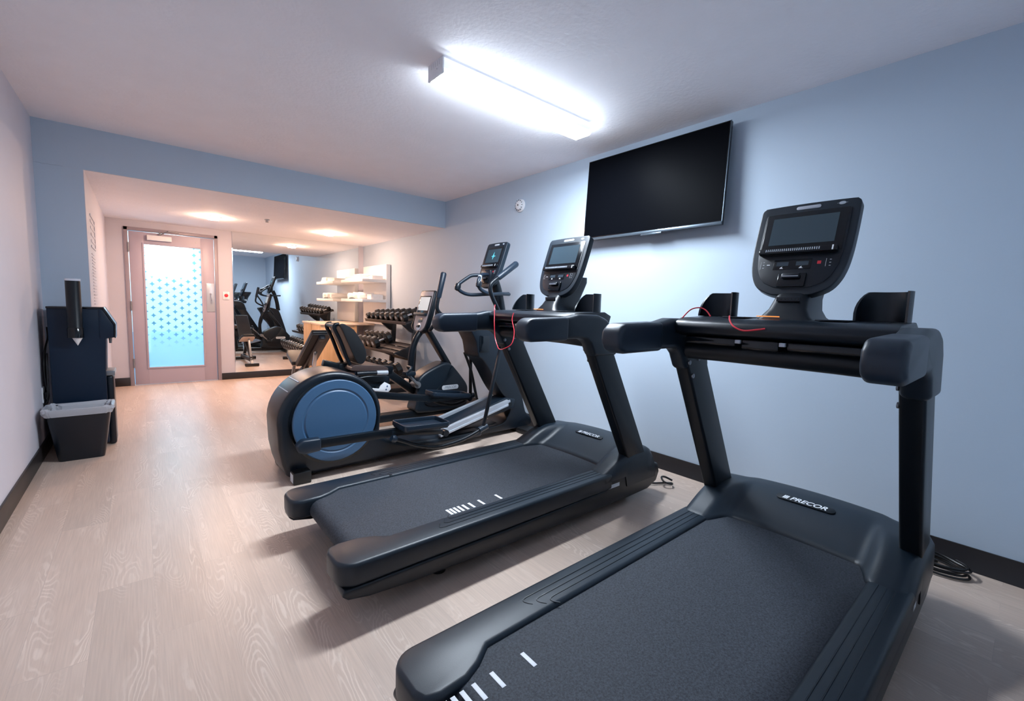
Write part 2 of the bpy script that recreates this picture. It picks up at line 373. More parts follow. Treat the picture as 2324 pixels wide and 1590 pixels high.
def struct(mb, name, m, parent=None):
    o = mb.build(name, m, parent)
    if parent is None: o['kind'] = 'structure'; o['label'] = name.replace('_', ' '); o['category'] = name.split('_')[0]
    return o
def text(body, size, T, name, m, parent, shear=0.0, ext=0.0006, sx=1.0, label=None):
    cu = bpy.data.curves.new('t', 'FONT'); cu.body = body; cu.size = size; cu.align_x = 'CENTER'; cu.align_y = 'CENTER'
    cu.shear = shear; cu.extrude = ext; cu.offset = size*0.02
    ob = bpy.data.objects.new('t', cu); C.objects.link(ob)
    dg = bpy.context.evaluated_depsgraph_get(); me = bpy.data.meshes.new_from_object(ob.evaluated_get(dg))
    bpy.data.objects.remove(ob); bpy.data.curves.remove(cu)
    me.transform(Matrix.Diagonal((sx, 1, 1, 1))); me.transform(T); me.transform(Matrix.Translation(-Vector(parent['_o'])))
    me.name = name; me.materials.clear(); me.materials.append(M[m])
    o = bpy.data.objects.new(name, me); C.objects.link(o); o.parent = parent; o['_o'] = list(parent['_o'])
    if label: o['label'] = label
    return o
def frame(o, x, y):
    """matrix whose local X is x, Y is y, at o"""
    x = Vector(x).normalized(); y = Vector(y); y = (y-x*y.dot(x)).normalized(); z = x.cross(y); o = Vector(o)
    return Matrix(((x.x, y.x, z.x, o.x), (x.y, y.y, z.y, o.y), (x.z, y.z, z.z, o.z), (0, 0, 0, 1)))
def copy_tree(o, parent=None):
    c = o.copy(); C.objects.link(c)
    if parent is not None: c.parent = parent
    for ch in list(o.children): copy_tree(ch, c)
    return c
def arc(cx, cy, rx, ry, a0, a1, n):
    return [(cx+rx*math.cos(math.radians(a0+(a1-a0)*i/n)), cy+ry*math.sin(math.radians(a0+(a1-a0)*i/n))) for i in range(n+1)]
def rrect(x0, x1, y0, y1, r, n=5):
    return arc(x1-r, y1-r, r, r, 0, 90, n)+arc(x0+r, y1-r, r, r, 90, 180, n)+arc(x0+r, y0+r, r, r, 180, 270, n)+arc(x1-r, y0+r, r, r, 270, 360, n)

# ================================================================ THE ROOM
struct(MB().box(XL-.3, XR+.3, Y0-.1, YD+3.0, -.1, 0), 'floor', 'floor')
struct(MB().box(XL-.1, XR+.1, Y0-.1, YB+.02, H, H+.1), 'ceiling', 'ceil')
o = struct(MB().box(XA-.1, XR+.1, YB+.02, YD+.1, HA, HA+.12), 'ceiling_alcove', 'ceil')
struct(MB().box(XR, XR+.1, Y0-.1, YD+.1, 0, H+.05), 'wall_right', 'wall')
struct(MB().box(XL-.1, XL, Y0-.1, YB+.2, 0, H+.05), 'wall_left', 'wall_left')
struct(MB().box(XL-.1, XR+.1, Y0-.1, Y0, 0, H+.05), 'wall_rear', 'wall')
struct(MB().box(XL, XR, YB, YB+.02, HA, H), 'wall_bulkhead', 'wall')
struct(MB().box(XL, XA-.004, YB, YB+.14, 0, HA-.001), 'wall_stub', 'wall')
struct(MB().box(XA-.12, XA, YB+.001, YD+.1, 0, HA+.05), 'wall_alcove_left', 'wall_alcove')
DX0, DX1, DZ = -.145, .926, 2.19       # door frame outside
fwb = MB(); fwb.box(XA, DX0, YD, YD+.12, 0, HA); fwb.box(DX0, DX1, YD, YD+.12, DZ, HA); fwb.box(DX1, XR, YD, YD+.12, 0, HA)
struct(fwb, 'wall_far', 'wall_alcove')
# baseboards
struct(MB().box(XL, XL+.012, Y0, YB, 0, BB, .003), 'baseboard_left', 'base')
bbr = MB(); bbr.prism([(XR-.014, 0), (XR, 0), (XR, BB), (XR-.008, BB), (XR-.010, .02), (XR-.022, .004), (XR-.022, 0)], 'y', Y0, YD-.02)
struct(bbr, 'baseboard_right', 'base')
struct(MB().box(DX1+.005, 2.24, YD-.018, YD, 0, .102, .003), 'baseboard_far', 'base')
struct(MB().box(XA, DX0-.005, YD-.014, YD, 0, BB, .003), 'baseboard_far_left', 'base')
struct(MB().box(XL, XA, YB-.012, YB, 0, BB, .003), 'baseboard_stub', 'base')
struct(MB().box(XA, XA+.012, YB+.1, YD, 0, BB, .003), 'baseboard_alcove', 'base')
struct(MB().box(XL, XR, Y0, Y0+.012, 0, BB, .003), 'baseboard_rear', 'base')
# hallway behind the door
hl = MB(); hl.box(-1.2, 2.2, 10.3, 10.4, 0, 2.6); hl.box(-1.3, -1.2, YD+.12, 10.4, 0, 2.6); hl.box(2.2, 2.3, YD+.12, 10.4, 0, 2.6); hl.box(-1.3, 2.3, YD+.12, 10.4, 2.5, 2.6)
M['hall'] = mat('hallway_paint', (0.66, 0.80, 0.86), 0.7)
struct(hl, 'wall_hallway', 'hall')
M['hall_low'] = mat('hallway_wainscot', (0.16, 0.42, 0.58), 0.6)
struct(MB().box(-1.19, 2.19, 10.285, 10.299, 0.0, .62), 'trim_hallway_wainscot', 'hall_low')
M['hall_floor'] = mat('hallway_carpet', (0.10, 0.30, 0.45), 0.8)
struct(MB().box(-1.2, 2.2, YD+.12, 10.3, 0, .006), 'floor_hallway', 'hall_floor')
struct(MB().box(-.02, .12, 10.26, 10.3, .25, 1.75), 'trim_hallway', 'white')
hp = MB().box(.10, .72, 10.262, 10.298, 1.62, 2.32)
thing(hp, 'light_panel', 'hall_panel', 'bright white light panel seen blurred through the frosted door glass', 'light')
ld = bpy.data.lights.new('hallway_light', 'AREA'); ld.energy = HALL; ld.size = 1.2; ld.color = (.75, .9, 1)
lo = bpy.data.objects.new('hallway_light', ld); C.objects.link(lo); lo.location = (.5, 9.3, 2.45)

# ---------------------------------------------------------------- door
dr = bpy.data.objects.new('door_1', None); C.objects.link(dr); dr.location = (.39, YD, 0); dr['_o'] = [.39, YD, 0]; dr['kind'] = 'structure'
dr['label'] = 'mauve door with a tall frosted glass pane'; dr['category'] = 'door'
f = MB(); t = .045
f.box(DX0, DX0+t, YD-.02, YD+.12, 0, DZ, .004); f.box(DX1-t, DX1, YD-.02, YD+.12, 0, DZ, .004); f.box(DX0, DX1, YD-.02, YD+.12, DZ-t, DZ, .004)
f.build('door_frame', 'door_frame', dr)
gx0, gx1, gz0, gz1 = .062, .712, .245, 1.975
lx0, lx1, lz1 = DX0+t+.006, DX1-t-.006, DZ-t-.008
lf = MB(); y0, y1 = YD-.005, YD+.04
lf.box(lx0, gx0, y0, y1, .008, lz1, .002); lf.box(gx1, lx1, y0, y1, .008, lz1, .002); lf.box(gx0, gx1, y0, y1, .008, gz0); lf.box(gx0, gx1, y0, y1, gz1, lz1)
lf.build('door_leaf', 'door', dr)
gb = MB()
for a in ((gx0-.018, gx0+.004, gz0-.018, gz1+.018), (gx1-.004, gx1+.018, gz0-.018, gz1+.018)): gb.box(a[0], a[1], YD-.014, YD-.003, a[2], a[3], .003)
for a in ((gz0-.018, gz0+.004), (gz1-.004, gz1+.018)): gb.box(gx0, gx1, YD-.014, YD-.003, a[0], a[1], .003)
gb.build('glazing_bead', 'door', dr)
gp = MB().box(gx0, gx1, YD+.012, YD+.018, gz0, gz1)
g = gp.build('pane', 'frost', dr, 'frosted glass with a grid of four-pointed stars')
g.data.transform(Matrix.Translation((.39, YD, 0))); g.location = (-.39, -YD, 0)
hd = MB().box(.765, .865, YD-.012, YD-.004, 1.05, 1.475, .003).build('push_plate', 'silver', dr, 'brushed steel plate')
h2 = MB(); h2.tube([(.815, YD-.015, 1.32), (.815, YD-.05, 1.32), (.82, YD-.06, 1.28), (.82, YD-.06, 1.22)], .009, 8); h2.build('handle', 'chrome', hd)
for z in (.25, 1.05, 1.85):
    MB().lathe([(.009, 0), (.009, .13)], (DX0+t, YD-.024, z), n=10).build('hinge', 'steel_grey', dr)
cl = MB(); cl.box(.10, .375, YD-.065, YD-.006, 2.03, 2.10, .008); cb_ = cl.build('door_closer', 'white', dr, 'white closer box')
ca = MB(); ca.beam((.24, YD-.045, 2.11), (.33, YD-.10, 2.165), .02, .008); ca.beam((.33, YD-.10, 2.168), (.46, YD-.03, 2.17), .02, .008); ca.lathe([(.012, 0), (.012, .06)], (.245, YD-.045, 2.09), n=10)
ca.build('closer_arm', 'steel_grey', cb_)
MB().lathe([(.008, 0), (.008, .004)], (.66, YD-.009, 2.06), (0, -1, 0), 12).build('peephole', 'steel_grey', dr)

# ---------------------------------------------------------------- mirror
mr_ = root('wall_mirror', (2.1, YD, .1), 'huge frameless mirror covering the far wall beside the door', 'mirror')
MB().box(1.118, 3.075, YD-.006, YD-.0005, .104, HA-.002).build('glass', 'mirror', mr_)
MB().box(1.108, 1.118, YD-.008, YD-.0005, .104, HA-.002).build('side_trim', 'chrome', mr_)

# ---------------------------------------------------------------- ceiling fixture
fx = root('ceiling_light', (1.96, 2.345, H), 'long lit white box light fixed to the ceiling', 'light')
X0, X1, yA, yB_ = 1.335, 2.605, 2.262, 2.425
hs = MB(); hs.prism([(yA+.012, H), (yB_-.012, H), (yB_, H-.012), (yB_, H-.062), (yA, H-.062), (yA, H-.012)], 'x', X0+.01, X1-.01)
hs.build('housing', 'lens_top', fx)
ls = MB(); ls.prism([(yA, H-.062), (yB_, H-.062), (yB_, H-.073), (yB_-.014, H-.086), (yA+.014, H-.086), (yA, H-.073)], 'x', X0+.012, X1-.002)
ls.build('lens_edge', 'lens_edge', fx)
ls = MB(); ls.prism([(yA+.010, H-.0862), (yB_-.010, H-.0862), (yB_-.018, H-.091), (yA+.018, H-.091)], 'x', X0+.012, X1-.008)
ls.build('lens', 'lens', fx)
ec = MB(); ec.box(X0, X0+.012, yA, yB_, H-.090, H, .003); ec.lathe([(.004, 0), (.004, .004)], (X0, yA+.06, H-.05), (-1, 0, 0), 8)
for k in range(5): ec.box(X0-.002, X0, yA+.03+k*.022, yA+.034+k*.022, H-.035, H-.01)
ec.build('end_cap', 'white', fx)

# ---------------------------------------------------------------- downlights
for i, (x, y, lab) in enumerate([(.75, 6.9, 'round warm recessed downlight above the frosted glass door'), (2.22, 7.0, 'round warm recessed downlight in front of the mirror near the shelves')]):
    d = root('downlight', (x, y, HA), lab, 'light', None)
    tr_ = MB()
    def ringf(u, v, x=x, y=y):
        a = 2*PI*v; r = .095-.03*u; return Vector((x+r*math.cos(a), y+r*math.sin(a), HA-.010+.004*abs(u-.3)))
    tr_.lathe([(.098, -.0005), (.098, -.006), (.085, -.012), (.076, -.012), (.074, -.0005)], (x, y, HA), n=36); tr_.build('trim_ring', 'white', d)
    MB().lathe([(.070, -.002), (.070, -.028), (.060, -.034)], (x, y, HA), n=32).build('lens', 'warm_lens', d)
sp = root('sprinkler', (1.29, 6.52, HA), 'small fire sprinkler head on the alcove ceiling between the downlights', 'sprinkler')
MB().lathe([(.032, -.0005), (.032, -.006), (.01, -.01)], (1.29, 6.52, HA), n=20).build('escutcheon', 'silver', sp)
s_ = MB(); s_.lathe([(.008, -.008), (.006, -.03)], (1.29, 6.52, HA), n=10); s_.lathe([(.018, -.034), (.018, -.037)], (1.29, 6.52, HA), n=16)
s_.tube([(1.277, 6.52, HA-.012), (1.272, 6.52, HA-.024), (1.285, 6.52, HA-.034)], .002, 6); s_.tube([(1.303, 6.52, HA-.012), (1.308, 6.52, HA-.024), (1.295, 6.52, HA-.034)], .002, 6)
s_.build('sprinkler_head', 'steel_grey', sp)

# smoke detector
sd = root('smoke_detector', (XR, 3.688, 2.34), 'round white detector on the right wall beside the television', 'detector')
MB().lathe([(.066, .0005), (.066, .012), (.060, .018)], (XR, 3.688, 2.34), (-1, 0, 0), 32).build('base_plate', 'white', sd)
MB().lathe([(.05, .015), (.052, .03), (.044, .042), (.02, .048), (.0, .048)], (XR, 3.688, 2.34), (-1, 0, 0), 32).build('cover', 'white', sd)
q = MB()
for a in range(12):
    an = a*PI/6; q.box(-.003, .003, -.010, .010, -.002, .003, T=Matrix.Translation((XR-.036, 3.688+.047*math.cos(an), 2.34+.047*math.sin(an))) @ Matrix.Rotation(an, 4, 'X') )
q.lathe([(.008, .046), (.008, .051)], (XR, 3.688, 2.34), (-1, 0, 0), 12)
q.build('vents', 'rubber', sd)

# exit button
sw = root('door_release_button', (1.017, YD, 1.30), 'small white wall plate with a red button beside the door', 'switch')
MB().box(.975, 1.06, YD-.010, YD-.0005, 1.24, 1.36, .004).build('plate', 'white', sw)
MB().lathe([(.026, .009), (.026, .016), (.018, .022), (0, .023)], (1.017, YD, 1.305), (0, -1, 0), 20).build('button', 'red', sw)
q = MB(); q.box(.992, 1.042, YD-.0115, YD-.0095, 1.345, 1.349); q.box(.992, 1.042, YD-.0115, YD-.0095, 1.252, 1.256); q.build('lettering', 'mark_grey', sw)

# ridged panel on the alcove's left wall
rp = root('wall_panel', (XA, 5.9, 1.15), 'narrow pale ridged panel on the left wall of the alcove', 'panel')
pf = MB(); pf.box(XA+.0005, XA+.006, 5.60, 6.09, 1.68, 1.70, .002); pf.box(XA+.0005, XA+.006, 6.07, 6.09, 1.68, 1.98, .002); pf.box(XA+.0005, XA+.006, 5.60, 6.09, 1.96, 1.98, .002); pf.build('frame', 'wall_alcove', rp)
q = MB()
for k in range(4): q.box(XA+.0005, XA+.004, 5.62, 6.06, 1.73+k*.06, 1.752+k*.06, .003)
q.build('upper_slats', 'wall_alcove', rp)
q = MB()
for k in range(17): q.box(XA+.0005, XA+.004, 5.60, 5.98-.12*(k % 3 == 1), 1.16+k*.0285, 1.17+k*.0285, .002)
q.build('lower_ridges', 'wall_alcove', rp)

# ---------------------------------------------------------------- television
tv = root('television', (XR, 2.04, 1.85), 'large switched-off flat television mounted high on the right wall', 'television')
tl = math.atan2(-.034, .69)
T = frame((3.050, 2.071, 1.858), (0, -1, 0), (-math.sin(tl)*1.0, 0, math.cos(tl)))   # local x = towards the camera end, y up, z = back to wall? (out of the screen is -z)
nz_ = T.to_3x3() @ Vector((0, 0, 1)); sgn = -1 if nz_.x > 0 else 1
def tvbox(a, b, c, d, e, f_, bev=0.0): return (min(a, b), max(a, b), min(c, d), max(c, d), min(sgn*e, sgn*f_), max(sgn*e, sgn*f_), bev)
hw, hh = .615, .690
q = MB(); q.box(*tvbox(-hw, hw, 0, hh, -.034, 0, .004), T=T); q.build('bezel', 'gloss_black', tv)
q = MB(); q.box(*tvbox(-hw+.008, hw-.008, .028, hh-.008, 0, .0015), T=T); q.build('screen', 'screen_off', tv)
q = MB(); q.box(*tvbox(-hw, hw, 0, .020, 0.0, .004, .001), T=T); q.box(*tvbox(-.02, .16, -.012, .0, -.01, .002, .001), T=T); q.box(*tvbox(hw-.001, hw+.002, 0, hh, -.008, .0), T=T); q.build('lower_trim', 'tv_trim', tv, 'grey metal strip')
q = MB(); q.box(3.135, XR-.0005, 1.87, 2.27, 2.05, 2.35, .004); q.box(3.108, 3.14, 1.95, 2.19, 2.1, 2.27); q.build('wall_mount', 'metal_black', tv)

# ================================================================ consoles
def outline_console(hwid, hgt):
    P = [(-.08, 0), (-.05, -.004), (0, -.006), (.05, -.004), (.08, 0), (.125, .022), (.152, .055), (.170, .105), (.179, .17), (.182, .25), (.182, .36), (.180, .392), (.170, .405), (.150, .410), (.0, .413), (-.150, .410), (-.170, .405), (-.180, .392), (-.182, .36), (-.182, .25), (-.179, .17), (-.170, .105), (-.152, .055), (-.125, .022)]
    return [(a*hwid/.182, b*hgt/.41) for a, b in P]
def plate_hole(mb, outer, inner, z0, z1, T, bevel=0.0):
    b = bmesh.new(); loops = []
    for L in (outer, inner):
        V = [b.verts.new((p[0], p[1], z0)) for p in L]; loops.append([b.edges.new((V[i], V[(i+1) % len(V)])) for i in range(len(V))])
    bmesh.ops.triangle_fill(b, edges=loops[0]+loops[1], use_beauty=True)
    ret = bmesh.ops.extrude_face_region(b, geom=list(b.faces)); nv = [v for v in ret['geom'] if isinstance(v, bmesh.types.BMVert)]
    bmesh.ops.translate(b, verts=nv, vec=(0, 0, z1-z0)); bmesh.ops.recalc_face_normals(b, faces=b.faces)
    if bevel:
        es = [e for e in b.edges if len(e.link_faces) == 2 and e.calc_face_angle(0) > 1.0 and max(abs(v.co.z-z0) for v in e.verts) < 1e-6 or (len(e.link_faces) == 2 and e.calc_face_angle(0) > 1.0 and max(abs(v.co.z-z1) for v in e.verts) < 1e-6)]
        bmesh.ops.bevel(b, geom=es, offset=bevel, segments=3, profile=.5, affect='EDGES', clamp_overlap=True)
    b.transform(T); mb.merge(b)
def console(par, base, tilt, wid, hgt, th=.042, rim='plastic_soft', screen='screen', logo=True):
    """base = bottom middle of the front face; local x = user's right, y up the face, z towards the user"""
    s, c = math.sin(tilt), math.cos(tilt)
    T = frame(base, (0, -1, 0), (s, 0, c))      # user looks along +x, their right hand is -y
    kx, ky = wid/.182, hgt/.41
    def R(a, b_, c_, d, e, f_, bev=0.0): return (a*kx, b_*kx, c_*ky, d*ky, e, f_, bev)
    mb = MB()
    mb.prism(outline_console(wid, hgt), 'z', -th, 0, .017, 5, T=T, ang=50, smooth=3)
    cs = mb.build('console', rim, par, sharp=50)
    q = MB(); q.prism(rrect(-.045*kx, .045*kx, .384*ky, .399*ky, .0072, 4), 'z', -.001, .0012, .0004, T=T); q.build('badge', 'silver', cs, 'pale pill-shaped badge')
    face = [(a*.86, .030*ky+(b_-.0)*.855) for a, b_ in outline_console(wid, hgt)]
    face = [(a, min(b_, .372*ky)) for a, b_ in face]
    q = MB(); q.prism(face, 'z', 0, .003, .001, T=T); q.build('face_panel', 'plastic', cs)
    q = MB(); q.box(*R(-.148, .148, .185, .370, .003, .005, .001), T=T); q.build('screen_bezel', 'gloss_black', cs)
    q = MB(); q.box(*R(-.123, .118, .222, .348, .005, .0062), T=T); q.build('screen', screen, cs, 'grey-blue screen')
    q = MB(); q.box(*R(-.145, .140, .172, .196, .003, .030, .004), T=T); q.build('tablet_shelf', 'gloss_black', cs)
    q = MB()
    for k in range(26): q.box((-.118+k*.0078)*kx, (-.1145+k*.0078)*kx, .180*ky, .191*ky, .0301, .0306, T=T)
    q.build('shelf_ribs', 'mark_grey', cs)
    q = MB(); q.box(.122*kx, .127*kx, .174*ky, .194*ky, .030, .0308, T=T); q.build('shelf_light', 'mark', cs, 'pale blue bar')
    q = MB(); q.box(*R(-.085, .055, .108, .152, .003, .0045, .001), T=T); dp = q.build('display_strip', 'gloss_black', cs)
    q = MB(); q.box(*R(-.073, -.028, .124, .142, .0045, .0052), T=T); q.box(*R(.0, .045, .124, .142, .0045, .0052), T=T); q.build('small_displays', 'lcd', dp)
    q = MB()
    for a in (-.052, .02):
        q.prism([((a-.007)*kx, .112*ky), ((a+.008)*kx, .112*ky), ((a+.002)*kx, .116*ky), ((a+.003)*kx, .121*ky), ((a-.002)*kx, .119*ky)], 'z', .0045, .0052, T=T)
    q.build('icons', 'mark', dp)
    q = MB(); q.box(*R(.075, .088, .128, .141, .003, .0042), T=T); q.build('stop_button', 'red', cs, 'red button')
    q = MB()
    for k in range(3):
        for sx_ in (-.128, .116): q.box(*R(sx_, sx_+.006, .118+k*.013, .120+k*.013, .003, .0036), T=T)
    q.box(*R(-.136, -.135, .114, .148, .003, .0036), T=T); q.box(*R(.104, .105, .116, .150, .003, .0036), T=T); q.box(*R(-.112, -.100, .130, .134, .003, .0036), T=T)
    q.build('button_marks', 'mark', cs)
    q = MB(); q.box(*R(-.055, .048, .028, .088, .003, .014, .004), T=T); ct = q.build('control_pod', 'gloss_black', cs)
    q = MB(); q.box(*R(-.038, .03, .060, .082, .014, .030, .006), T=T); q.build('rocker_switch', 'plastic', ct)
    q = MB(); q.box(*R(-.034, .026, .0655, .068, .030, .0308), T=T); q.build('rocker_light', 'silver', ct)
    q = MB(); q.prism(arc(.118*kx, .392*ky, .012, .007, 0, 360, 14)[:-1], 'z', 0, .0008, T=T); q.box(.100*kx, .136*kx, .3915*ky, .3925*ky, 0, .0009, T=T)
    q.build('emblem', 'mark_grey', cs, 'small pale oval emblem')
    return cs, T

# ================================================================ TREADMILL (written at its real place; the second is a copy)
tx, ty = .50, .655
TM = root('treadmill', (tx, ty, 0), 'large black treadmill nearest the camera at the right', 'treadmill', 'black treadmills facing the right wall')
cy_ = ty
# belt
q = MB(); prof = [(2.30, .232), (.66, .232)]+arc(.62+.02, .180, .052, .052, 90, 270, 8)+[(2.30, .128)]
q.prism(prof, 'y', cy_-.318, cy_+.318); BELT = q.build('running_belt', 'belt', TM)
q = MB()
for x in (.325, .211, .152, .110, .078, .052, .030, .010):
    L = .0
    q.prism([(tx+x-.006, cy_+.180), (tx+x+.007, cy_+.180), (tx+x+.012, cy_+.235), (tx+x-.001, cy_+.235)], 'z', .2322, .2330) if x > .14 else q.prism([(tx+x-.006+.14, cy_+.180), (tx+x+.007+.14, cy_+.180), (tx+x+.012+.14, cy_+.235), (tx+x-.001+.14, cy_+.235)], 'z', .2322, .2330) if False else None
q.bm.free(); q = MB()
for x in (.325, .211, .150, .112, .084, .060, .038, .018):
    q.prism([(tx+x-.007, cy_+.178), (tx+x+.007, cy_+.178), (tx+x+.007, cy_+.238), (tx+x-.007, cy_+.238)], 'z', .2322, .2332, bevel=.004, seg=2)
q.build('belt_marks', 'mark', BELT, 'short white bar printed on the belt')
# under-frame
q = MB(); q.box(.66, 2.50, cy_-.40, cy_+.40, .085, .127); q.build('deck_frame', 'metal_black', TM)
for sgy in (1, -1):
    def yy(a): return cy_+sgy*a
    # rail: plan outline, wide at the rear end
    pl = [(.50+.075, .452)]+[(.505, .40), (.502, .36), (.505, .30), (.520, .262), (.56, .248), (.645, .252), (.70, .275), (.76, .318), (2.16, .318), (2.16, .452)]
    pl = arc(.575, .377, .075, .075, 90, 180, 6)+[(.500, .30), (.515, .262), (.56, .248), (.645, .252), (.70, .275), (.76, .316), (2.16, .316), (2.16, .452)]
    q = MB(); q.prism([(a, yy(b)) for a, b in pl], 'z', .150, .246, .016, 3, ang=50)
    q.build('side_rail', 'plastic_soft', TM)
    q = MB()
    for k, b in enumerate((.352, .378, .404)):
        x0 = 1.05-.040*k
        q.tube([(x0+.015, yy(b-.040), .2458), (x0+.004, yy(b-.026), .2460), (x0-.002, yy(b-.012), .2460), (x0+.006, yy(b-.003), .2460), (x0+.025, yy(b), .2460), (x0+.06, yy(b), .2460), (1.5, yy(b), .2460), (2.04, yy(b), .2460), (2.10, yy(b), .2460)], .0022, 6, 4)
    q.build('rail_ribs', 'plastic', TM)
    # lower skirt
    q = MB(); sk = [(.520, .148), (.512, .125), (.535, .105), (.62, .088), (.80, .075), (1.3, .062), (2.05, .055), (2.35, .05), (2.56, .055), (2.66, .09), (2.69, .15), (2.67, .21), (2.58, .25), (2.2, .25), (2.1, .152), (1.4, .148)]
    q.prism(sk, 'y', yy(.35), yy(.447), .010, 3, ang=40); q.build('side_skirt', 'plastic', TM)
    # post
    q = MB(); po = [(1.875, 1.10), (2.062, 1.10), (2.515, .315), (2.60, .235), (2.56, .13), (2.38, .13), (2.325, .30)]
    q.prism(po, 'y', yy(.370), yy(.442), .012, 3, ang=25); pst = q.build('post', 'metal_black', TM)
    q = MB()
    for bx, bz in ((1.935, 1.02), (2.02, 1.035), (1.975, .955)):
        q.lathe([(.011, 0), (.011, .005), (.006, .007)], (bx, yy(.370), bz), (0, -sgy, 0), 12)
    q.build('bolts', 'steel_grey', pst)
    # handrail with its soft grip
    q = MB(); hr = [(1.66, 1.202), (1.72, 1.208), (1.79, 1.222), (1.95, 1.222), (2.03, 1.198), (2.085, 1.145), (2.112, 1.07), (2.140, .985), (1.925, .985), (1.885, 1.055), (1.85, 1.082), (1.80, 1.089), (1.66, 1.088)]
    q.prism(hr, 'y', yy(.372), yy(.455), .022, 4, ang=25); hrail = q.build('handrail', 'plastic_soft', TM)
    q = MB(); gpf = [(1.43, 1.198), (1.70, 1.206), (1.70, 1.083), (1.44, 1.080), (1.405, 1.095), (1.392, 1.13), (1.396, 1.17)]
    q.prism(gpf, 'y', yy(.366), yy(.462), .028, 5, ang=25); q.build('grip', 'grip', hrail)
    # cup holder: curved bin standing on the dash
    cyh = yy(.295)
    q = MB(); Np = 22; vs, fs = [], []
    for k in range(Np+1):
        a = math.radians(-115+(230*k/Np)); e = 1.0
        u = k/Np
        top = 1.345-(.10*max(0, (u-.72)/.28)**1.3)
        flare = .018*max(0, (u-.6)/.4)
        for rr_, zz_ in ((0, 1.236), (0, top), (-.008, top), (-.008, 1.236)):
            R_ = .078+rr_; vs.append((2.035+R_*math.cos(a), cyh+(R_*.95+flare)*math.sin(a), zz_))
    for k in range(Np):
        for j in range(4): fs.append((k*4+j, k*4+(j+1) % 4, (k+1)*4+(j+1) % 4, (k+1)*4+j))
    fs += [(0, 1, 2, 3), (Np*4, Np*4+1, Np*4+2, Np*4+3)]
    q.add(vs, fs); q.build('cup_holder', 'plastic', TM)
# hood over the motor
def hood():
    q = MB(); NU, NV = 26, 44; vs, fs = [], []
    def sm(t): t = max(0, min(1, t)); return t*t*(3-2*t)
    for j in range(NV+1):
        y = -.452+.904*j/NV; ay = abs(y)
        xr = 2.225+.02*(1-(ay/.3)**2 if ay < .3 else 0)-.145*sm((ay-.262)/.065)
        xf = 2.685-.05*(ay/.45)**2
        for i in range(NU+1):
            u = i/NU; x = xr+(xf-xr)*u
            rise = .120*sm((x-xr+.02)/.34)**.8*(1-.12*(ay/.45)**2)
            z = .236+rise
            if u > .82: z -= .13*((u-.82)/.18)**2.2
            if ay > .42: z -= .035*((ay-.42)/.032)**2
            if i == 0: z = .228
            vs.append((x, cy_+y, z))
    for j in range(NV):
        for i in range(NU): fs.append((j*(NU+1)+i, j*(NU+1)+i+1, (j+1)*(NU+1)+i+1, (j+1)*(NU+1)+i))
    base = len(vs); ring = [j*(NU+1) for j in range(NV+1)]+[NV*(NU+1)+i for i in range(1, NU+1)]+[j*(NU+1)+NU for j in range(NV-1, -1, -1)]+[i for i in range(NU-1, 0, -1)]
    for k in ring: v = vs[k]; vs.append((v[0], v[1], .13 if v[0] > 2.3 else .20))
    nR = len(ring)
    for k in range(nR): fs.append((ring[k], ring[(k+1) % nR], base+(k+1) % nR, base+k))
    fs.append(tuple(base+k for k in range(nR)))
    q.add(vs, fs); return q.build('motor_hood', 'plastic_soft', TM, sharp=50)
HD = hood()
# maker's plate on the hood: recessed pill with the lettering
import itertools
pm = frame((2.462, cy_+.005, .3400), (0, -1, 0), (1, 0, .36))
q = MB(); q.prism(rrect(-.125, .125, -.020, .020, .0195, 6), 'z', -.004, .001, .001, T=pm); PL = q.build('name_plate', 'metal_black', HD)
pt = frame((2.462, cy_+.005, .3408), (0, -1, 0), (1, 0, .36))
text('PRECOR', .036, pt @ Matrix.Translation((.012, 0, 0)), 'lettering', 'mark', PL, shear=.35, sx=1.15)
q = MB()
for k in range(3): q.prism([(-.098+k*.008, -.012), (-.092+k*.008, -.012), (-.084+k*.008, .012), (-.090+k*.008, .012)], 'z', -.0004, .0006, T=pt)
q.build('stripes', 'mark', PL)
# dash
q = MB(); q.prism([(1.79, 1.190), (1.80, 1.212), (1.84, 1.228), (2.10, 1.238), (2.16, 1.215), (2.14, 1.16), (1.86, 1.148), (1.80, 1.165)], 'y', cy_-.375, cy_+.375, .006, 2, ang=25); DS = q.build('dashboard', 'plastic', TM)
q = MB(); q.box(1.825, 2.09, cy_-.340, cy_-.06, 1.118, 1.150, .008); q.box(1.82, 2.09, cy_-.035, cy_+.10, 1.110, 1.150, .008); q.box(1.825, 2.09, cy_+.125, cy_+.340, 1.118, 1.150, .008); q.build('storage_bins', 'gloss_black', DS)
q = MB(); q.box(1.815, 1.83, cy_-.058, cy_-.037, 1.132, 1.147, .002); q.box(1.815, 1.83, cy_+.102, cy_+.123, 1.132, 1.147, .002); q.build('latches', 'silver', DS)
q = MB(); q.tube([(1.93, cy_+.37, 1.085), (1.92, cy_+.2, 1.088), (1.91, cy_-.2, 1.088), (1.93, cy_-.37, 1.080)], .045, 16, 5); q.build('crossbar', 'metal_black', TM)
q = MB(); q.box(1.90, 2.05, cy_-.22, cy_-.12, 1.233, 1.2385, .002); q.box(1.90, 2.05, cy_+.13, cy_+.22, 1.233, 1.2385, .002); q.build('tray_mats', 'plastic_soft', DS)
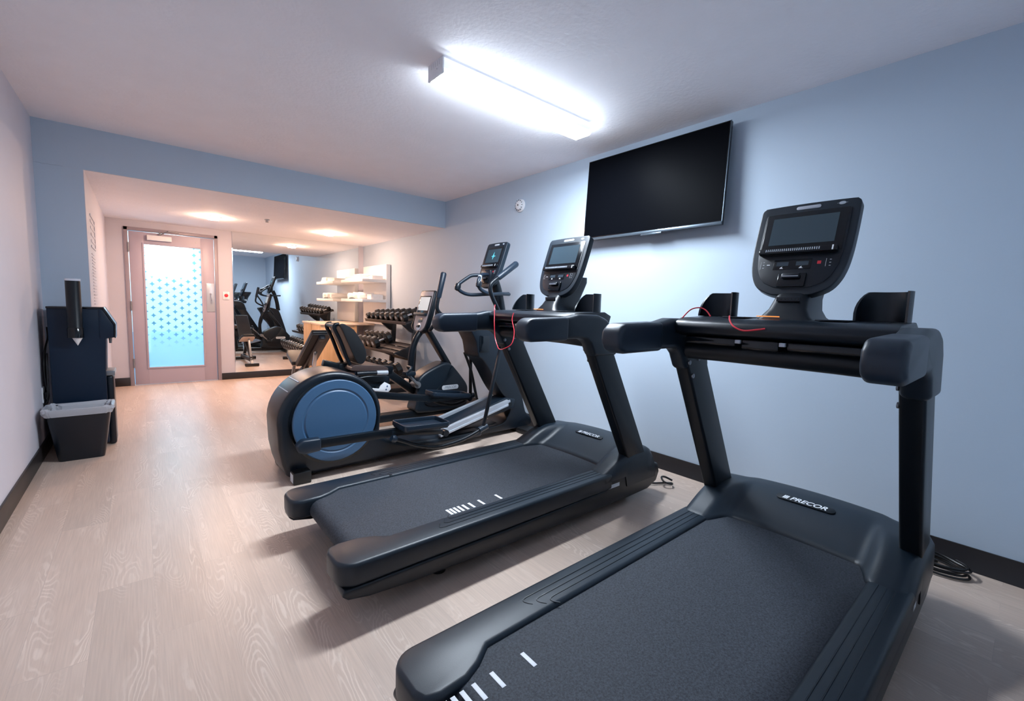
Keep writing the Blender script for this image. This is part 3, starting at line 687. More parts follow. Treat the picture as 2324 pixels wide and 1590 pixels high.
# neck
q = MB(); vs = []
secs = [(1.232, 1.965, 2.235, .105), (1.246, 1.972, 2.228, .088), (1.275, 1.995, 2.235, .070), (1.32, 2.03, 2.255, .062), (1.37, 2.075, 2.285, .062), (1.43, 2.13, 2.318, .062), (1.466, 2.17, 2.325, .056)]
for z, xa, xb, hwid in secs:
    for a, b in rrect(xa, xb, -hwid, hwid, .03, 4): vs.append((a, cy_+.012+b, z))
nn = len(vs)//len(secs); fs = []
for i in range(len(secs)-1):
    for j in range(nn): fs.append((i*nn+j, i*nn+(j+1) % nn, (i+1)*nn+(j+1) % nn, (i+1)*nn+j))
fs += [tuple(range(nn)), tuple(range((len(secs)-1)*nn, len(secs)*nn))]
q.add(vs, fs); NK = q.build('console_neck', 'metal_black', TM, sharp=50)
q = MB(); q.box(1.958, 1.966, cy_+.02, cy_+.105, 1.2415, 1.2455, .001); q.build('led_reflection', 'orange_led_reflection', NK, 'glowing orange strip imitating the reflection of an LED')  # LED reflection at the neck's foot, made as a glowing strip
q = MB(); q.box(2.012, 2.02, cy_-.03, cy_+.055, 1.306, 1.325, .002); q.lathe([(.005, 0), (.005, .002)], (2.012, cy_+.04, 1.316), (-1, 0, 0), 10)
for k in range(5): q.box(2.010, 2.012, cy_+.022-k*.012, cy_+.030-k*.012, 1.313, 1.319)
q.build('port_strip', 'plastic', NK)
console(TM, (2.048, cy_+.018, 1.338), math.radians(19.5), .182, .41)
# feet, wheels, stickers
q = MB()
for sx_ in (.53, 1.58): pass
q.bm.free()
for fx_, fy_ in ((1.00-.045+.045, cy_-.33), (.98, cy_+.33)):
    q = MB(); q.lathe([(.020, .09), (.020, .03), (.034, .025), (.036, .002), (.036, 0)], (fx_, fy_, 0), n=20); q.build('foot', 'rubber', TM)
q = MB(); q.box(2.02, 2.45, cy_-.34, cy_-.26, .004, .10, .01); q.lathe([(.03, 0), (.03, .03)], (2.42, cy_-.36, .03), (0, 1, 0), 18); q.build('lift_foot', 'rubber', TM)
q = MB(); q.box(2.02, 2.45, cy_+.26, cy_+.34, .004, .10, .01); q.build('lift_foot', 'rubber', TM)
q = MB(); q.box(2.13, 2.235, cy_-.4482, cy_-.4472, .155, .178); q.build('sticker', 'mark', TM, 'small white sticker')
# red safety cord lying over the dash
q = MB(); q.tube([(1.80, cy_+.345, 1.225), (1.83, cy_+.325, 1.262), (1.86, cy_+.30, 1.272), (1.86, cy_+.27, 1.26), (1.85, cy_+.245, 1.236)], .0028, 6, 6)
q.tube([(1.87, cy_+.175, 1.240), (1.82, cy_+.150, 1.222), (1.790, cy_+.120, 1.200), (1.782, cy_+.08, 1.186), (1.786, cy_+.03, 1.192), (1.79, cy_+.005, 1.197)], .0032, 6, 6)
q.build('safety_cord', 'red', TM, 'thin red cord')

# second treadmill
T2 = copy_tree(TM); T2.location = (.535, 2.055, 0)
T2['label'] = 'black treadmill in the middle, between the elliptical trainer and the nearest treadmill'
def find(o, name):
    for c in o.children:
        if c.name.split('.')[0] == name: return c
        r_ = find(c, name)
        if r_: return r_
for m2 in find(T2, 'running_belt').children: m2.location = (.58, -.475, 0)
old = find(T2, 'safety_cord'); bpy.data.objects.remove(old)
q = MB(); q.tube([(1.90, 2.46, 1.262), (1.87, 2.42, 1.262), (1.84, 2.385, 1.24), (1.825, 2.365, 1.20), (1.80, 2.33, 1.13), (1.785, 2.30, 1.05), (1.76, 2.24, 1.00), (1.73, 2.18, .985), (1.71, 2.11, .995), (1.73, 2.06, 1.03), (1.78, 2.10, 1.10), (1.81, 2.16, 1.17), (1.83, 2.17, 1.215)], .0028, 6, 6)
T2['_o'] = [.535, 2.055, 0]
q.build('safety_cord', 'red', T2, 'thin red cord hanging in a loop')

# ================================================================ ELLIPTICAL
EL = root('elliptical_trainer', (.9, 3.42, 0), 'black elliptical trainer with a round slate blue side disc', 'elliptical trainer')
def el_part(mb, n, m, p=EL, lab=None, sharp=38): return mb.build(n, m, p, lab, sharp)
hp_ = arc(1.045, .400, .368, .350, 186, -8, 26)
hp_ = [(.738, .02), (.706, .12), (.685, .23)]+hp_+[(1.40, .22), (1.47, .175), (1.62, .125), (2.0, .105), (2.4, .11), (2.4, .045), (1.05, .02)]
q = MB(); q.prism(hp_, 'y', 3.235, 3.605, .045, 5, ang=40); el_part(q, 'rear_housing', 'plastic', sharp=50)
for y, d in ((3.235, -1), (3.605, 1)):
    q = MB(); q.lathe([(.318, -.004), (.318, .004), (.306, .006)], (1.062, y, .395), (0, d, 0), 64); rg = el_part(q, 'disc_surround', 'gloss_black')
    q = MB(); q.lathe([(.298, 0), (.298, .018), (.292, .024), (.236, .026), (.228, .020), (.222, .020), (.214, .026), (.05, .028), (0, .028)], (1.062, y, .395), (0, d, 0), 72)
    el_part(q, 'crank_disc', 'disc', EL, 'slate blue disc', sharp=30)
q = MB()
for k, a in enumerate((141, 126)):
    ca_, sa_ = math.cos(math.radians(a)), math.sin(math.radians(a)); p = Vector((1.045+.371*ca_, 0, .400+.353*sa_)); tdir = Vector((sa_, 0, -ca_))
    q.beam((p.x, 3.29, p.z), (p.x, 3.55, p.z), .004, .006, up=tuple(tdir))
el_part(q, 'trim_strips', 'silver', EL, 'thin pale strips')
for a_, b_ in ((3.14, 3.235), (3.605, 3.70)):
    q = MB(); q.box(.75, .865, a_, b_, .0, .085, .008); el_part(q, 'rear_foot', 'rubber')
q = MB(); q.box(.7485, .7495, 3.155, 3.225, .012, .072); el_part(q, 'sticker', 'mark', EL, 'white sticker')
# base beam and front foot
q = MB(); q.box(1.5, 3.0, 3.34, 3.50, .03, .115, .02); el_part(q, 'base_beam', 'metal_black')
q = MB(); q.box(2.86, 3.02, 3.06, 3.78, .0, .055, .015); el_part(q, 'front_foot', 'rubber')
# front tower (thick shroud)
tw = [(2.28, 1.06), (2.48, 1.08), (2.66, 1.04), (2.74, .98), (2.80, .80), (2.86, .60), (2.92, .38), (2.975, .20), (3.04, .14), (3.04, .05), (2.80, .045), (2.45, .05), (2.45, .10), (2.66, .115), (2.75, .18), (2.775, .27), (2.74, .345), (2.66, .42), (2.58, .53), (2.50, .66), (2.42, .76), (2.37, .80), (2.34, .93)]
q = MB(); q.prism(tw, 'y', 3.29, 3.53, .03, 4, ang=30, smooth=3); el_part(q, 'front_tower', 'plastic', sharp=45)
q = MB(); q.box(2.375, 2.485, 3.282, 3.30, .83, .985, .006); el_part(q, 'bottle_slot', 'gloss_black')
q = MB(); q.tube([(2.42, 3.60, .80), (2.50, 3.60, .62), (2.56, 3.60, .40), (2.60, 3.60, .25)], .014, 8); el_part(q, 'far_cable', 'cord')
# mast
q = MB(); q.tube([(2.74, 3.41, 1.0), (2.715, 3.41, 1.20), (2.67, 3.41, 1.38), (2.62, 3.41, 1.50)], [.05, .045, .045, .045], 16, 4); el_part(q, 'mast', 'metal_black')
# ramp with its silver rails
for y in (3.225, 3.505):
    q = MB(); a, b = Vector((1.93, y, .135)), Vector((2.70, y, .325))
    q.beam(a, b, .045, .020, .003); q.beam(a+Vector((0, .03, .030)), b+Vector((0, .03, .030)), .03, .012, .002); q.beam(a+Vector((0, -.012, .028)), b+Vector((0, -.012, .028)), .006, .03)
    el_part(q, 'ramp_rail', 'silver', EL, 'silver rail')
q = MB(); q.prism([(2.02, .19), (2.70, .375), (2.82, .35), (2.80, .26), (2.70, .24), (2.06, .12)], 'y', 3.275, 3.46, .012, 3); el_part(q, 'ramp_cover', 'plastic_soft')
q = MB(); q.lathe([(.022, 0), (.022, .05)], (2.695, 3.20, .322), (0, 1, 0), 16); el_part(q, 'ramp_roller', 'gloss_black')
# pedal arms, pedals, links, moving handles for the near and far side
def side(near):
    s_ = 1 if near else -1
    y = 3.13 if near else 3.69
    if near: crank, arm_end, ped = (.86, .272), (1.56, .262), (1.48, 1.86, .300)
    else: crank, arm_end, ped = (1.26, .50), (2.18, .345), (2.08, 2.50, .372)
    q = MB(); q.beam((crank[0], y, crank[1]), (arm_end[0], y, arm_end[1]), .042, .062, .006); arm = el_part(q, 'pedal_arm', 'metal_black')
    q = MB(); q.prism([(crank[0]-.09, crank[1]-.035), (crank[0]-.10, crank[1]+.01), (crank[0]-.06, crank[1]+.045), (crank[0]+.06, crank[1]+.042), (crank[0]+.06, crank[1]-.045), (crank[0]-.05, crank[1]-.055)], 'y', y-.035, y+.035, .014, 3, ang=30)
    q.lathe([(.03, 0), (.03, .08)], (crank[0]-.03, y+s_*.03, crank[1]-.005), (0, s_, 0), 16); q.build('crank_joint', 'grip', arm)
    # pedal tray
    x0, x1, z = ped; yc = y-.055 if near else y-.01; tl_ = -.035 if near else -.14
    Tp = Matrix.Translation(((x0+x1)/2, yc, z)) @ Matrix.Rotation(-tl_ if False else (.04 if near else .13), 4, 'Y')
    L, W = (x1-x0)/2, (.118 if near else .09)
    q = MB(); q.prism(rrect(-L, L, -W, W, .03, 5), 'z', -.012, .004, .003, T=Tp)
    outer, inner = rrect(-L-.008, L+.008, -W-.008, W+.008, .035, 5), rrect(-L+.004, L-.004, -W+.004, W-.004, .028, 5)
    b = MB(); plate_hole(q, outer, inner, .0, .036, Tp, .004); b.bm.free()
    pd = q.build('pedal', 'grip', arm, sharp=35)
    q = MB(); q.beam((arm_end[0]-.12, y, arm_end[1]), (arm_end[0]+.33, y, arm_end[1]-.06 if near else arm_end[1]-.02), .05, .035, .005); q.lathe([(.028, -.03), (.028, .03)], (arm_end[0]+.36, y, arm_end[1]-.075 if near else arm_end[1]-.03), (0, 1, 0), 16); q.build('roller_bracket', 'plastic', arm)
    # curved link bar
    yo = 3.055 if near else 3.77
    if near:
        pts = [(1.43, yo, .235), (1.52, yo, .195), (1.62, yo, .150), (1.77, yo, .108), (1.90, yo, .105), (2.08, yo, .130), (2.25, yo, .185)]
        piv = (2.265, yo, .19); top = (2.475, 3.10 if near else 3.70, .90)
    else:
        pts = [(2.05, yo, .36), (2.16, yo, .32), (2.26, yo, .28), (2.40, yo, .25), (2.50, yo, .26), (2.62, yo, .30)]
        piv = (2.62, yo, .31); top = (2.56, 3.70, .90)
    q = MB(); q.tube(pts, .016, 10, 6); lk = el_part(q, 'curved_link', 'metal_black')
    q = MB(); q.lathe([(.024, -.02), (.030, .0), (.024, .02)], (pts[0][0], yo, pts[0][2]), (1, 0, -.5), 14); q.lathe([(.026, -.045), (.026, .045)], (piv[0], yo, piv[2]), (.95, 0, .3), 14); q.build('link_joints', 'grip', lk)
    q = MB(); q.beam(piv, top, .026, .032, .008, up=(0, 1, 0)); q.tube([top, (2.478, top[1], 1.02)], .032, 12, 1); lw = el_part(q, 'lever_arm', 'metal_black')
    if near:
        hpt = [(2.478, 3.10, 1.00), (2.45, 3.09, 1.14), (2.418, 3.08, 1.222), (2.36, 3.08, 1.315), (2.325, 3.08, 1.39), (2.330, 3.08, 1.445), (2.375, 3.08, 1.485), (2.41, 3.08, 1.505)]
        gpt = [(2.405, 3.08, 1.502), (2.617, 3.08, 1.648)]
    else:
        hpt = [(2.478, 3.70, 1.00), (2.40, 3.71, 1.08), (2.30, 3.72, 1.125), (2.21, 3.72, 1.175), (2.175, 3.72, 1.23), (2.19, 3.72, 1.33)]
        gpt = [(2.188, 3.72, 1.32), (2.245, 3.72, 1.565)]
    q = MB(); q.tube(hpt, .018, 12, 6); mh = el_part(q, 'moving_handle', 'metal_black')
    q = MB(); q.tube([gpt[0], Vector(gpt[0]).lerp(Vector(gpt[1]), .05), Vector(gpt[0]).lerp(Vector(gpt[1]), .95), gpt[1]], [.021, .026, .029, .022], 14, 1); q.build('grip', 'grip', mh)
side(True); side(False)
# fixed handle loop
q = MB(); q.tube([(2.80, 3.40, 1.385), (2.62, 3.50, 1.375), (2.45, 3.56, 1.362), (2.36, 3.58, 1.385), (2.31, 3.58, 1.425), (2.33, 3.58, 1.46), (2.40, 3.56, 1.515), (2.45, 3.54, 1.545), (2.52, 3.50, 1.55)], .017, 12, 6)
q.tube([(2.80, 3.40, 1.38), (2.64, 3.32, 1.378), (2.47, 3.27, 1.368), (2.36, 3.26, 1.40), (2.325, 3.26, 1.45), (2.34, 3.27, 1.50), (2.40, 3.31, 1.54), (2.50, 3.36, 1.55)], .017, 12, 6)
fh = el_part(q, 'fixed_handle', 'grip')
q = MB(); q.lathe([(.0, -.04), (.024, -.03), (.030, 0), (.024, .03), (0, .04)], (2.315, 3.58, 1.43), (.3, 0, 1), 16); q.lathe([(.0, -.035), (.022, -.025), (.028, 0), (.022, .025), (0, .035)], (2.33, 3.26, 1.45), (.3, 0, 1), 16); q.build('thumb_buttons', 'plastic', fh)
q = MB(); q.tube([(2.335, 3.265, 1.475), (2.36, 3.285, 1.525)], .0185, 12, 1); q.build('pulse_sensor', 'silver', fh, 'silver plate')
ecs, eT = console(EL, (2.505, 3.41, 1.442), math.radians(19), .152, .445)
M['teal_glow'] = mat('teal_screen_graphic', (0.05, 0.35, 0.42), .4, emit=(0.2, 0.8, 0.9), es=.05)
q = MB(); q.prism([(-.03, .305), (-.008, .312), (.004, .350), (.010, .312), (.040, .305), (.012, .298), (.0, .268), (-.006, .298)], 'z', .0064, .0070, T=eT)
q.build('screen_graphic', 'teal_glow', ecs, 'glowing teal star-like graphic')
q = MB(); q.box(2.52, 2.62, 3.35, 3.47, 1.46, 1.60, .02); el_part(q, 'console_bracket', 'plastic')

# ================================================================ RECUMBENT BIKE
BK = root('exercise_bike', (2.0, 4.22, 0), 'black recumbent exercise bike between the elliptical trainer and the dumbbell rack', 'exercise bike')
def bk(mb, n, m, p=BK, lab=None, sharp=38): return mb.build(n, m, p, lab, sharp)
body = [(2.21, .11), (2.19, .22), (2.185, .37), (2.195, .45), (2.255, .52), (2.37, .58), (2.50, .628), (2.565, .630), (2.62, .600), (2.70, .52), (2.765, .445), (2.815, .38), (2.835, .32), (2.825, .20), (2.78, .11)]
q = MB(); q.prism(body, 'y', 4.12, 4.34, .035, 5, ang=60, smooth=3); BB_ = bk(q, 'drive_housing', 'plastic_soft', sharp=50)
for y, d in ((4.12, -1), (4.34, 1)):
    q = MB(); q.prism([(2.27, .24), (2.40, .33), (2.52, .44), (2.57, .53), (2.60, .585), (2.62, .585), (2.70, .49), (2.77, .41), (2.80, .33), (2.79, .22), (2.6, .17), (2.35, .17)], 'y', y, y+d*.012, .005, 2, smooth=3); sc_ = bk(q, 'side_cover', 'plastic')
    q = MB(); q.prism(rrect(2.478, 2.688, .335, .385, .022, 5), 'y', y+d*.012, y+d*.014); npl = q.build('name_plate', 'mark', sc_, 'silver-white plate')
    if d < 0: text('PRECOR', .036, frame((2.583, y-.0145, .36), (1, 0, 0), (0, 0, 1)), 'lettering', 'mark_grey', npl, shear=.3, sx=1.1)
    else: text('PRECOR', .036, frame((2.583, y+.0145, .36), (-1, 0, 0), (0, 0, 1)), 'lettering', 'mark_grey', npl, shear=.3, sx=1.1)
q = MB(); q.box(1.22, 2.80, 4.17, 4.29, .05, .13, .015); bk(q, 'base_beam', 'metal_black')
q = MB(); q.box(1.20, 1.28, 3.98, 4.46, 0, .055, .015); bk(q, 'rear_foot', 'rubber')
q = MB(); q.box(2.66, 2.74, 3.98, 4.46, 0, .055, .015); bk(q, 'front_foot', 'rubber')
# console post and curved front tube
q = MB(); q.beam((2.350, 4.22, .985), (2.620, 4.22, .585), .06, .085, .012, up=(0, 1, 0)); bk(q, 'console_post', 'metal_black')
q = MB(); pts = [(2.268, 4.22, .96), (2.225, 4.22, .90), (2.185, 4.22, .80), (2.165, 4.22, .68), (2.165, 4.22, .56), (2.18, 4.22, .42)]
q.tube(pts, .034, 14, 5); bk(q, 'front_tube', 'metal_black')
q = MB(); q.tube([(2.26, 4.22, .965), (2.34, 4.22, .975)], .018, 10, 1); bk(q, 'post_bridge', 'metal_black')
# console
s_, c_ = math.sin(math.radians(15)), math.cos(math.radians(15))
TB = frame((2.245, 4.235, .955), (0, -1, 0), (s_, 0, c_))
q = MB(); ol = [(-.03, 0), (.03, 0), (.09, .016), (.125, .05), (.140, .10), (.148, .20), (.148, .45), (.135, .468), (-.135, .468), (-.148, .45), (-.148, .20), (-.140, .10), (-.125, .05), (-.09, .016)]
q.prism(ol, 'z', -.055, 0, .008, 3, T=TB, ang=40); bc = bk(q, 'console', 'metal_black')
M['console_face'] = mat('pewter_console_face', (0.34, 0.30, 0.31), 0.45)
q = MB(); q.prism([(a*.90, .016+b*.935) for a, b in ol], 'z', 0, .004, .001, T=TB); q.build('face_panel', 'console_face', bc, 'pewter grey front')
q = MB(); q.box(-.118, .118, .205, .405, .004, .006, .001, T=TB); q.build('screen_bezel', 'gloss_black', bc)
q = MB(); q.box(-.104, .100, .245, .392, .006, .007, T=TB); q.build('screen', 'screen_lit', bc, 'lit pale grey screen')
q = MB(); q.box(-.125, .118, .185, .212, .004, .040, .006, T=TB); q.build('tablet_shelf', 'plastic_soft', bc)
q = MB(); q.box(-.04, .05, .115, .160, .004, .006, .001, T=TB); q.build('display', 'lcd', bc)
q = MB(); q.lathe([(.040, .004), (.040, .008), (.030, .010)], TB @ Vector((.0, .065, 0)), (-c_, 0, s_), 20); kn = q.build('control_pod', 'silver', bc)
q = MB(); q.box(-.030, .030, .055, .085, .008, .022, .006, T=TB); q.build('rocker_switch', 'gloss_black', kn)
# front handlebars
for y in (4.0, 4.44):
    sg = 1 if y > 4.22 else -1
    q = MB(); q.tube([(2.36, 4.22+sg*.03, .99), (2.30, 4.22+sg*.14, .99), (2.285, y-sg*.02, 1.01), (2.318, y, 1.07), (2.335, y, 1.15), (2.342, y, 1.225)], .019, 12, 6); bk(q, 'handlebar', 'metal_black')
# seat unit
q = MB(); q.beam((1.27, 4.22, .690), (1.44, 4.22, .640), .07, .06, .01); q.beam((1.40, 4.22, .635), (1.95, 4.22, .575), .085, .10, .02); q.beam((1.25, 4.22, .66), (1.25, 4.22, .08), .06, .06, .01, up=(1, 0, 0)); q.beam((1.60, 4.22, .58), (1.66, 4.22, .09), .10, .14, .02, up=(0, 1, 0)); q.beam((1.9, 4.22, .555), (2.2, 4.22, .33), .08, .08, .015); bk(q, 'seat_rail', 'metal_black')
q = MB(); q.prism([(1.46, .645), (1.50, .675), (1.60, .668), (1.76, .655), (1.82, .628), (1.80, .60), (1.66, .61), (1.48, .625)], 'y', 4.02, 4.43, .018, 4, smooth=3); bk(q, 'seat', 'vinyl_brown')
q = MB(); bp = [(1.372, 1.045), (1.40, 1.058), (1.440, 1.04), (1.50, 1.00), (1.565, .905), (1.607, .82), (1.615, .74), (1.590, .690), (1.552, .682), (1.520, .712), (1.470, .82), (1.40, .985)]
q.prism(bp, 'y', 4.05, 4.40, .03, 5, smooth=3); bk(q, 'backrest', 'vinyl', sharp=50)
q = MB()
for y in (4.12, 4.33):
    q.tube([(1.50, y, .64), (1.452, y, .745), (1.395, y, .90), (1.345, y, 1.01), (1.352, y, 1.045), (1.385, y, 1.05)], .017, 10, 5)
q.tube([(1.35, 4.11, 1.035), (1.35, 4.34, 1.035)], .020, 10, 1); bk(q, 'backrest_frame', 'metal_black')
q = MB()
for i in range(15):
    for j in range(5):
        t_ = i/14; px = 1.46+.16*t_; pz = 1.0-.26*t_
        q.lathe([(.006, 0), (.006, .004)], (px+.012, 4.12+j*.045, pz+.012), (.85, 0, .5), 6)
bk(q, 'backrest_holes', 'rubber')
for y in (3.99, 4.45):
    q = MB(); q.tube([(1.50, y, .60), (1.60, y, .600), (1.69, y, .597)], .022, 12, 3); q.tube([(1.50, 4.22, .60), (1.50, y, .60)], .018, 10, 1); hb = bk(q, 'side_handle', 'plastic')
    q = MB(); q.tube([(1.69, y, .597), (1.80, y, .592)], .0225, 14, 1); q.build('pulse_grip', 'silver', hb, 'silver end')
# cranks and pedals
q = MB(); q.lathe([(.035, -.14), (.035, .14)], (2.18, 4.23, .42), (0, 1, 0), 18); bk(q, 'crank_axle', 'steel_grey')
for y, dx, dz in ((4.02, -.14, .14), (4.44, .13, -.13)):
    q = MB(); q.beam((2.18, y+(.06 if y < 4.2 else -.06), .42), (2.18+dx, y+(.06 if y < 4.2 else -.06), .42+dz), .025, .035, .006, up=(0, 1, 0)); ck = bk(q, 'crank_arm', 'steel_grey')
    q = MB(); q.box(2.18+dx-.055, 2.18+dx+.055, y-.05, y+.045, .42+dz-.02, .42+dz+.025, .012); q.tube([(2.18+dx-.04, y-.045, .42+dz+.02), (2.18+dx, y-.05, .42+dz+.065), (2.18+dx, y+.035, .42+dz+.065), (2.18+dx+.04, y+.04, .42+dz+.02)], .012, 8, 5); q.build('pedal', 'plastic_soft', ck)
# white folded label card on the near side of the frame
q = MB(); q.prism([(1.64, .455), (1.72, .440), (1.735, .470), (1.775, .500), (1.83, .470), (1.838, .425), (1.805, .392), (1.68, .420)], 'y', 3.995, 4.01, .003, 2); wt = bk(q, 'label_card', 'white', BK, 'white card with small blue marks')
q = MB(); q.prism([(1.79, .452), (1.80, .470), (1.807, .452), (1.80, .448)], 'y', 3.9935, 3.995); q.box(1.780, 1.796, 3.9935, 3.995, .422, .430); q.box(1.785, 1.790, 3.9935, 3.995, .416, .436)
M['blue_mark'] = mat('blue_print', (.02, .08, .2), .5); q.build('marks', 'blue_mark', wt)
q = MB(); q.box(1.69, 1.74, 4.01, 4.18, .43, .46, .005); bk(q, 'card_bracket', 'metal_black')
q = MB(); q.prism([(1.55, .56), (1.82, .56), (1.86, .50), (1.80, .40), (1.66, .40), (1.58, .48)], 'y', 4.06, 4.38, .02, 3, smooth=2); bk(q, 'seat_carriage', 'plastic')

# ================================================================ BENCH
BN = root('weight_bench', (1.6, 6.0, 0), 'adjustable weight bench with raised black backrest facing the mirror', 'bench')
def tilt_T(cx, y0, z0, y1, z1, yawx=0):
    d = Vector((yawx, y1-y0, z1-z0)); L = d.length; return Vector((cx, y0, z0)), d, L
a, b = Vector((1.615, 5.36, .885)), Vector((1.595, 6.02, .43)); d = (b-a).normalized(); xax = Vector((1, 0, 0)); nrm = d.cross(xax).normalized()
if nrm.z < 0: nrm = -nrm
Tb = Matrix(((1, d.x, nrm.x, a.x), (0, d.y, nrm.y, a.y), (0, d.z, nrm.z, a.z), (0, 0, 0, 1))); Lb = (b-a).length
q = MB(); q.box(-.115, .115, 0, Lb, .0, .055, .018, 4, T=Tb); q.build('backrest', 'vinyl', BN)
q = MB(); q.box(-.108, .108, .01, Lb-.01, -.012, .002, .003, T=Tb); q.build('backrest_board', 'rack', BN)
q = MB(); q.box(-.028, .028, .05, Lb+.02, -.055, -.012, .008, T=Tb); q.build('backrest_spine', 'rack_tray', BN, 'grey steel spine')
q = MB(); q.prism(rrect(-.035, .035, .02, .085, .02, 4), 'z', -.06, -.012, .004, T=Tb); q.build('spine_cap', 'plastic_soft', BN)
sa, sb = Vector((1.575, 6.08, .43)), Vector((1.575, 6.47, .555)); d2 = (sb-sa).normalized(); n2 = xax.cross(d2).normalized()
if n2.z < 0: n2 = -n2
Ts = Matrix(((1, d2.x, n2.x, sa.x), (0, d2.y, n2.y, sa.y), (0, d2.z, n2.z, sa.z), (0, 0, 0, 1)))
q = MB(); q.prism([(-.125, 0), (.125, 0), (.12, .30), (.09, .40), (-.09, .40), (-.12, .30)], 'z', .0, .05, .016, 4, T=Ts); q.build('seat', 'vinyl', BN)
q = MB(); q.prism([(-.118, .01), (.118, .01), (.112, .30), (.085, .385), (-.085, .385), (-.112, .30)], 'z', -.012, .001, .003, T=Ts); q.build('seat_board', 'seat_board', BN, 'pale underside board')
q = MB(); q.beam((1.59, 5.55, .09), (1.58, 6.62, .12), .06, .07, .008); q.beam((1.585, 6.02, .40), (1.58, 6.62, .14), .05, .06, .008); q.beam((1.60, 5.98, .39), (1.60, 5.72, .12), .05, .05, .006, up=(1, 0, 0)); q.build('bench_frame', 'rack', BN)
q = MB(); q.beam((1.61, 5.62, .66), (1.60, 5.78, .14), .035, .045, .006, up=(1, 0, 0)); q.build('support_strut', 'chrome', BN, 'chrome strut')
q = MB(); q.beam((1.36, 5.52, .04), (1.84, 5.52, .04), .07, .06, .01); q.beam((1.59, 5.52, .04), (1.59, 5.58, .10), .06, .06, .006, up=(1, 0, 0)); q.build('rear_foot', 'rack', BN)
q = MB(); q.beam((1.46, 6.68, .03), (1.69, 6.68, .03), .06, .05, .008); q.build('front_foot', 'rack', BN)
q = MB(); q.beam((1.58, 6.60, .11), (1.575, 6.68, .03), .05, .05, .006, up=(1, 0, 0)); q.beam((1.575, 6.62, .12), (1.575, 6.40, .50), .035, .035, .004, up=(1, 0, 0)); q.build('front_post', 'steel_grey', BN)

# ================================================================ DUMBBELL RACK
RK = root('dumbbell_rack', (2.8, 6.2, 0), 'black three-tier dumbbell rack along the right wall', 'rack')
tiers = [('top', 2.74, 1.00, 5.50, 6.92), ('middle', 2.565, .600, 5.50, 6.92), ('bottom', 2.40, .225, 5.40, 6.92)]
ta = math.radians(20); DEP = .28
def tierT(xl, zl): return Matrix.Translation((xl, 0, zl)) @ Matrix.Rotation(-ta, 4, 'Y')
for nm, xl, zl, ya, yb in tiers:
    T_ = tierT(xl, zl)
    q = MB()
    for a, b in ((.0, .07), (.095, .185), (.21, DEP)): q.box(a, b, ya, yb, -.006, .0, .001, T=T_)
    q.box(-.005, .0, ya, yb, -.030, .018, .002, T=T_); q.box(DEP, DEP+.005, ya, yb, -.03, .018, .002, T=T_)
    for yy_ in (ya+.01, (ya+yb)/2, yb-.03): q.box(0, DEP, yy_, yy_+.02, -.020, -.006, T=T_)
    q.build('tray', 'rack_tray', RK)
for uy in (5.80, 6.50):
    q = MB(); q.beam((2.98, uy, .03), (3.04, uy, 1.06), .07, .05, .006, up=(0, 1, 0)); q.build('upright', 'rack', RK)
    q = MB(); q.beam((2.30, uy, .03), (3.12, uy, .03), .06, .06, .008); q.build('floor_foot', 'rack', RK)
    for nm, xl, zl, ya, yb in tiers:
        T_ = tierT(xl, zl); p0 = T_ @ Vector((.04, 0, -.01)); p1 = T_ @ Vector((.27, 0, -.01)); xu = 3.0
        q = MB(); q.prism([(p0.x, p0.z), (p1.x, p1.z), (xu+.02, p1.z-.02), (xu+.02, zl-.17), (xu-.05, zl-.14)], 'y', uy-.022, uy+.022, .002); q.build('bracket', 'rack', RK)
q = MB(); q.beam((3.01, 5.8, .45), (3.01, 6.5, .45), .04, .04, .004); q.build('crossbar', 'rack', RK)
def dumbbell(r, L, hl):
    """axis along local X, origin at the lowest point of the middle"""
    d = root('dumbbell', (0, 0, 0), '', 'dumbbell')
    for s_ in (-1, 1):
        q = MB(); x = s_*(L/2-hl); q.lathe([(r*.80, 0), (r*.97, .006), (r, .016), (r, hl-.014), (r*.93, hl-.004), (r*.8, hl)], (x, 0, r), (s_, 0, 0), 12); hd_ = q.build('head', 'rubber', d, sharp=25)
        q = MB(); q.lathe([(r*.34, 0), (r*.34, .0015)], (s_*(L/2-.0005), 0, r), (s_, 0, 0), 14); q.box(x+s_*.01 if s_ > 0 else x-hl+.02, x+s_*.01+hl-.03 if s_ > 0 else x-.01, -.011, .011, 2*r-.003, 2*r+.0008); q.build('badge', 'mark_grey', hd_, 'pale weight marking')
    q = MB(); q.tube([(-L/2+hl, 0, r), (-.03, 0, r), (.03, 0, r), (L/2-hl, 0, r)], [.013, .016, .016, .013], 12, 3); q.build('handle', 'chrome', d, 'chrome grip')
    return d
ORD = ['closest to', 'second from', 'third from', 'fourth from', 'fifth from', 'sixth from', 'seventh from', 'eighth from']
lay = {'top': ([6.86-.18*k for k in range(8)], [.046, .049, .052, .055, .058, .061, .064, .067]), 'middle': ([6.84-.182*k for k in range(5)], [.076, .079, .082, .085, .088]), 'bottom': ([6.80-.195*k for k in range(8)], [.078, .080, .082, .084, .086, .088, .090, .092])}
for nm, xl, zl, ya, yb in tiers:
    ys, rs = lay[nm]; T_ = tierT(xl, zl)
    for k, (y, r_) in enumerate(zip(ys, rs)):
        L = .16+r_*1.5; d = dumbbell(r_, min(L, .285), .062+r_*.22)
        mtx = T_ @ Matrix.Translation((.135, y, .0005)); d.matrix_world = mtx; d['_o'] = [0, 0, 0]
        d['label'] = 'black round-headed dumbbell, %s the mirror end of the rack\'s %s tier' % (ORD[k], nm)
        d['group'] = 'dumbbells on the rack'

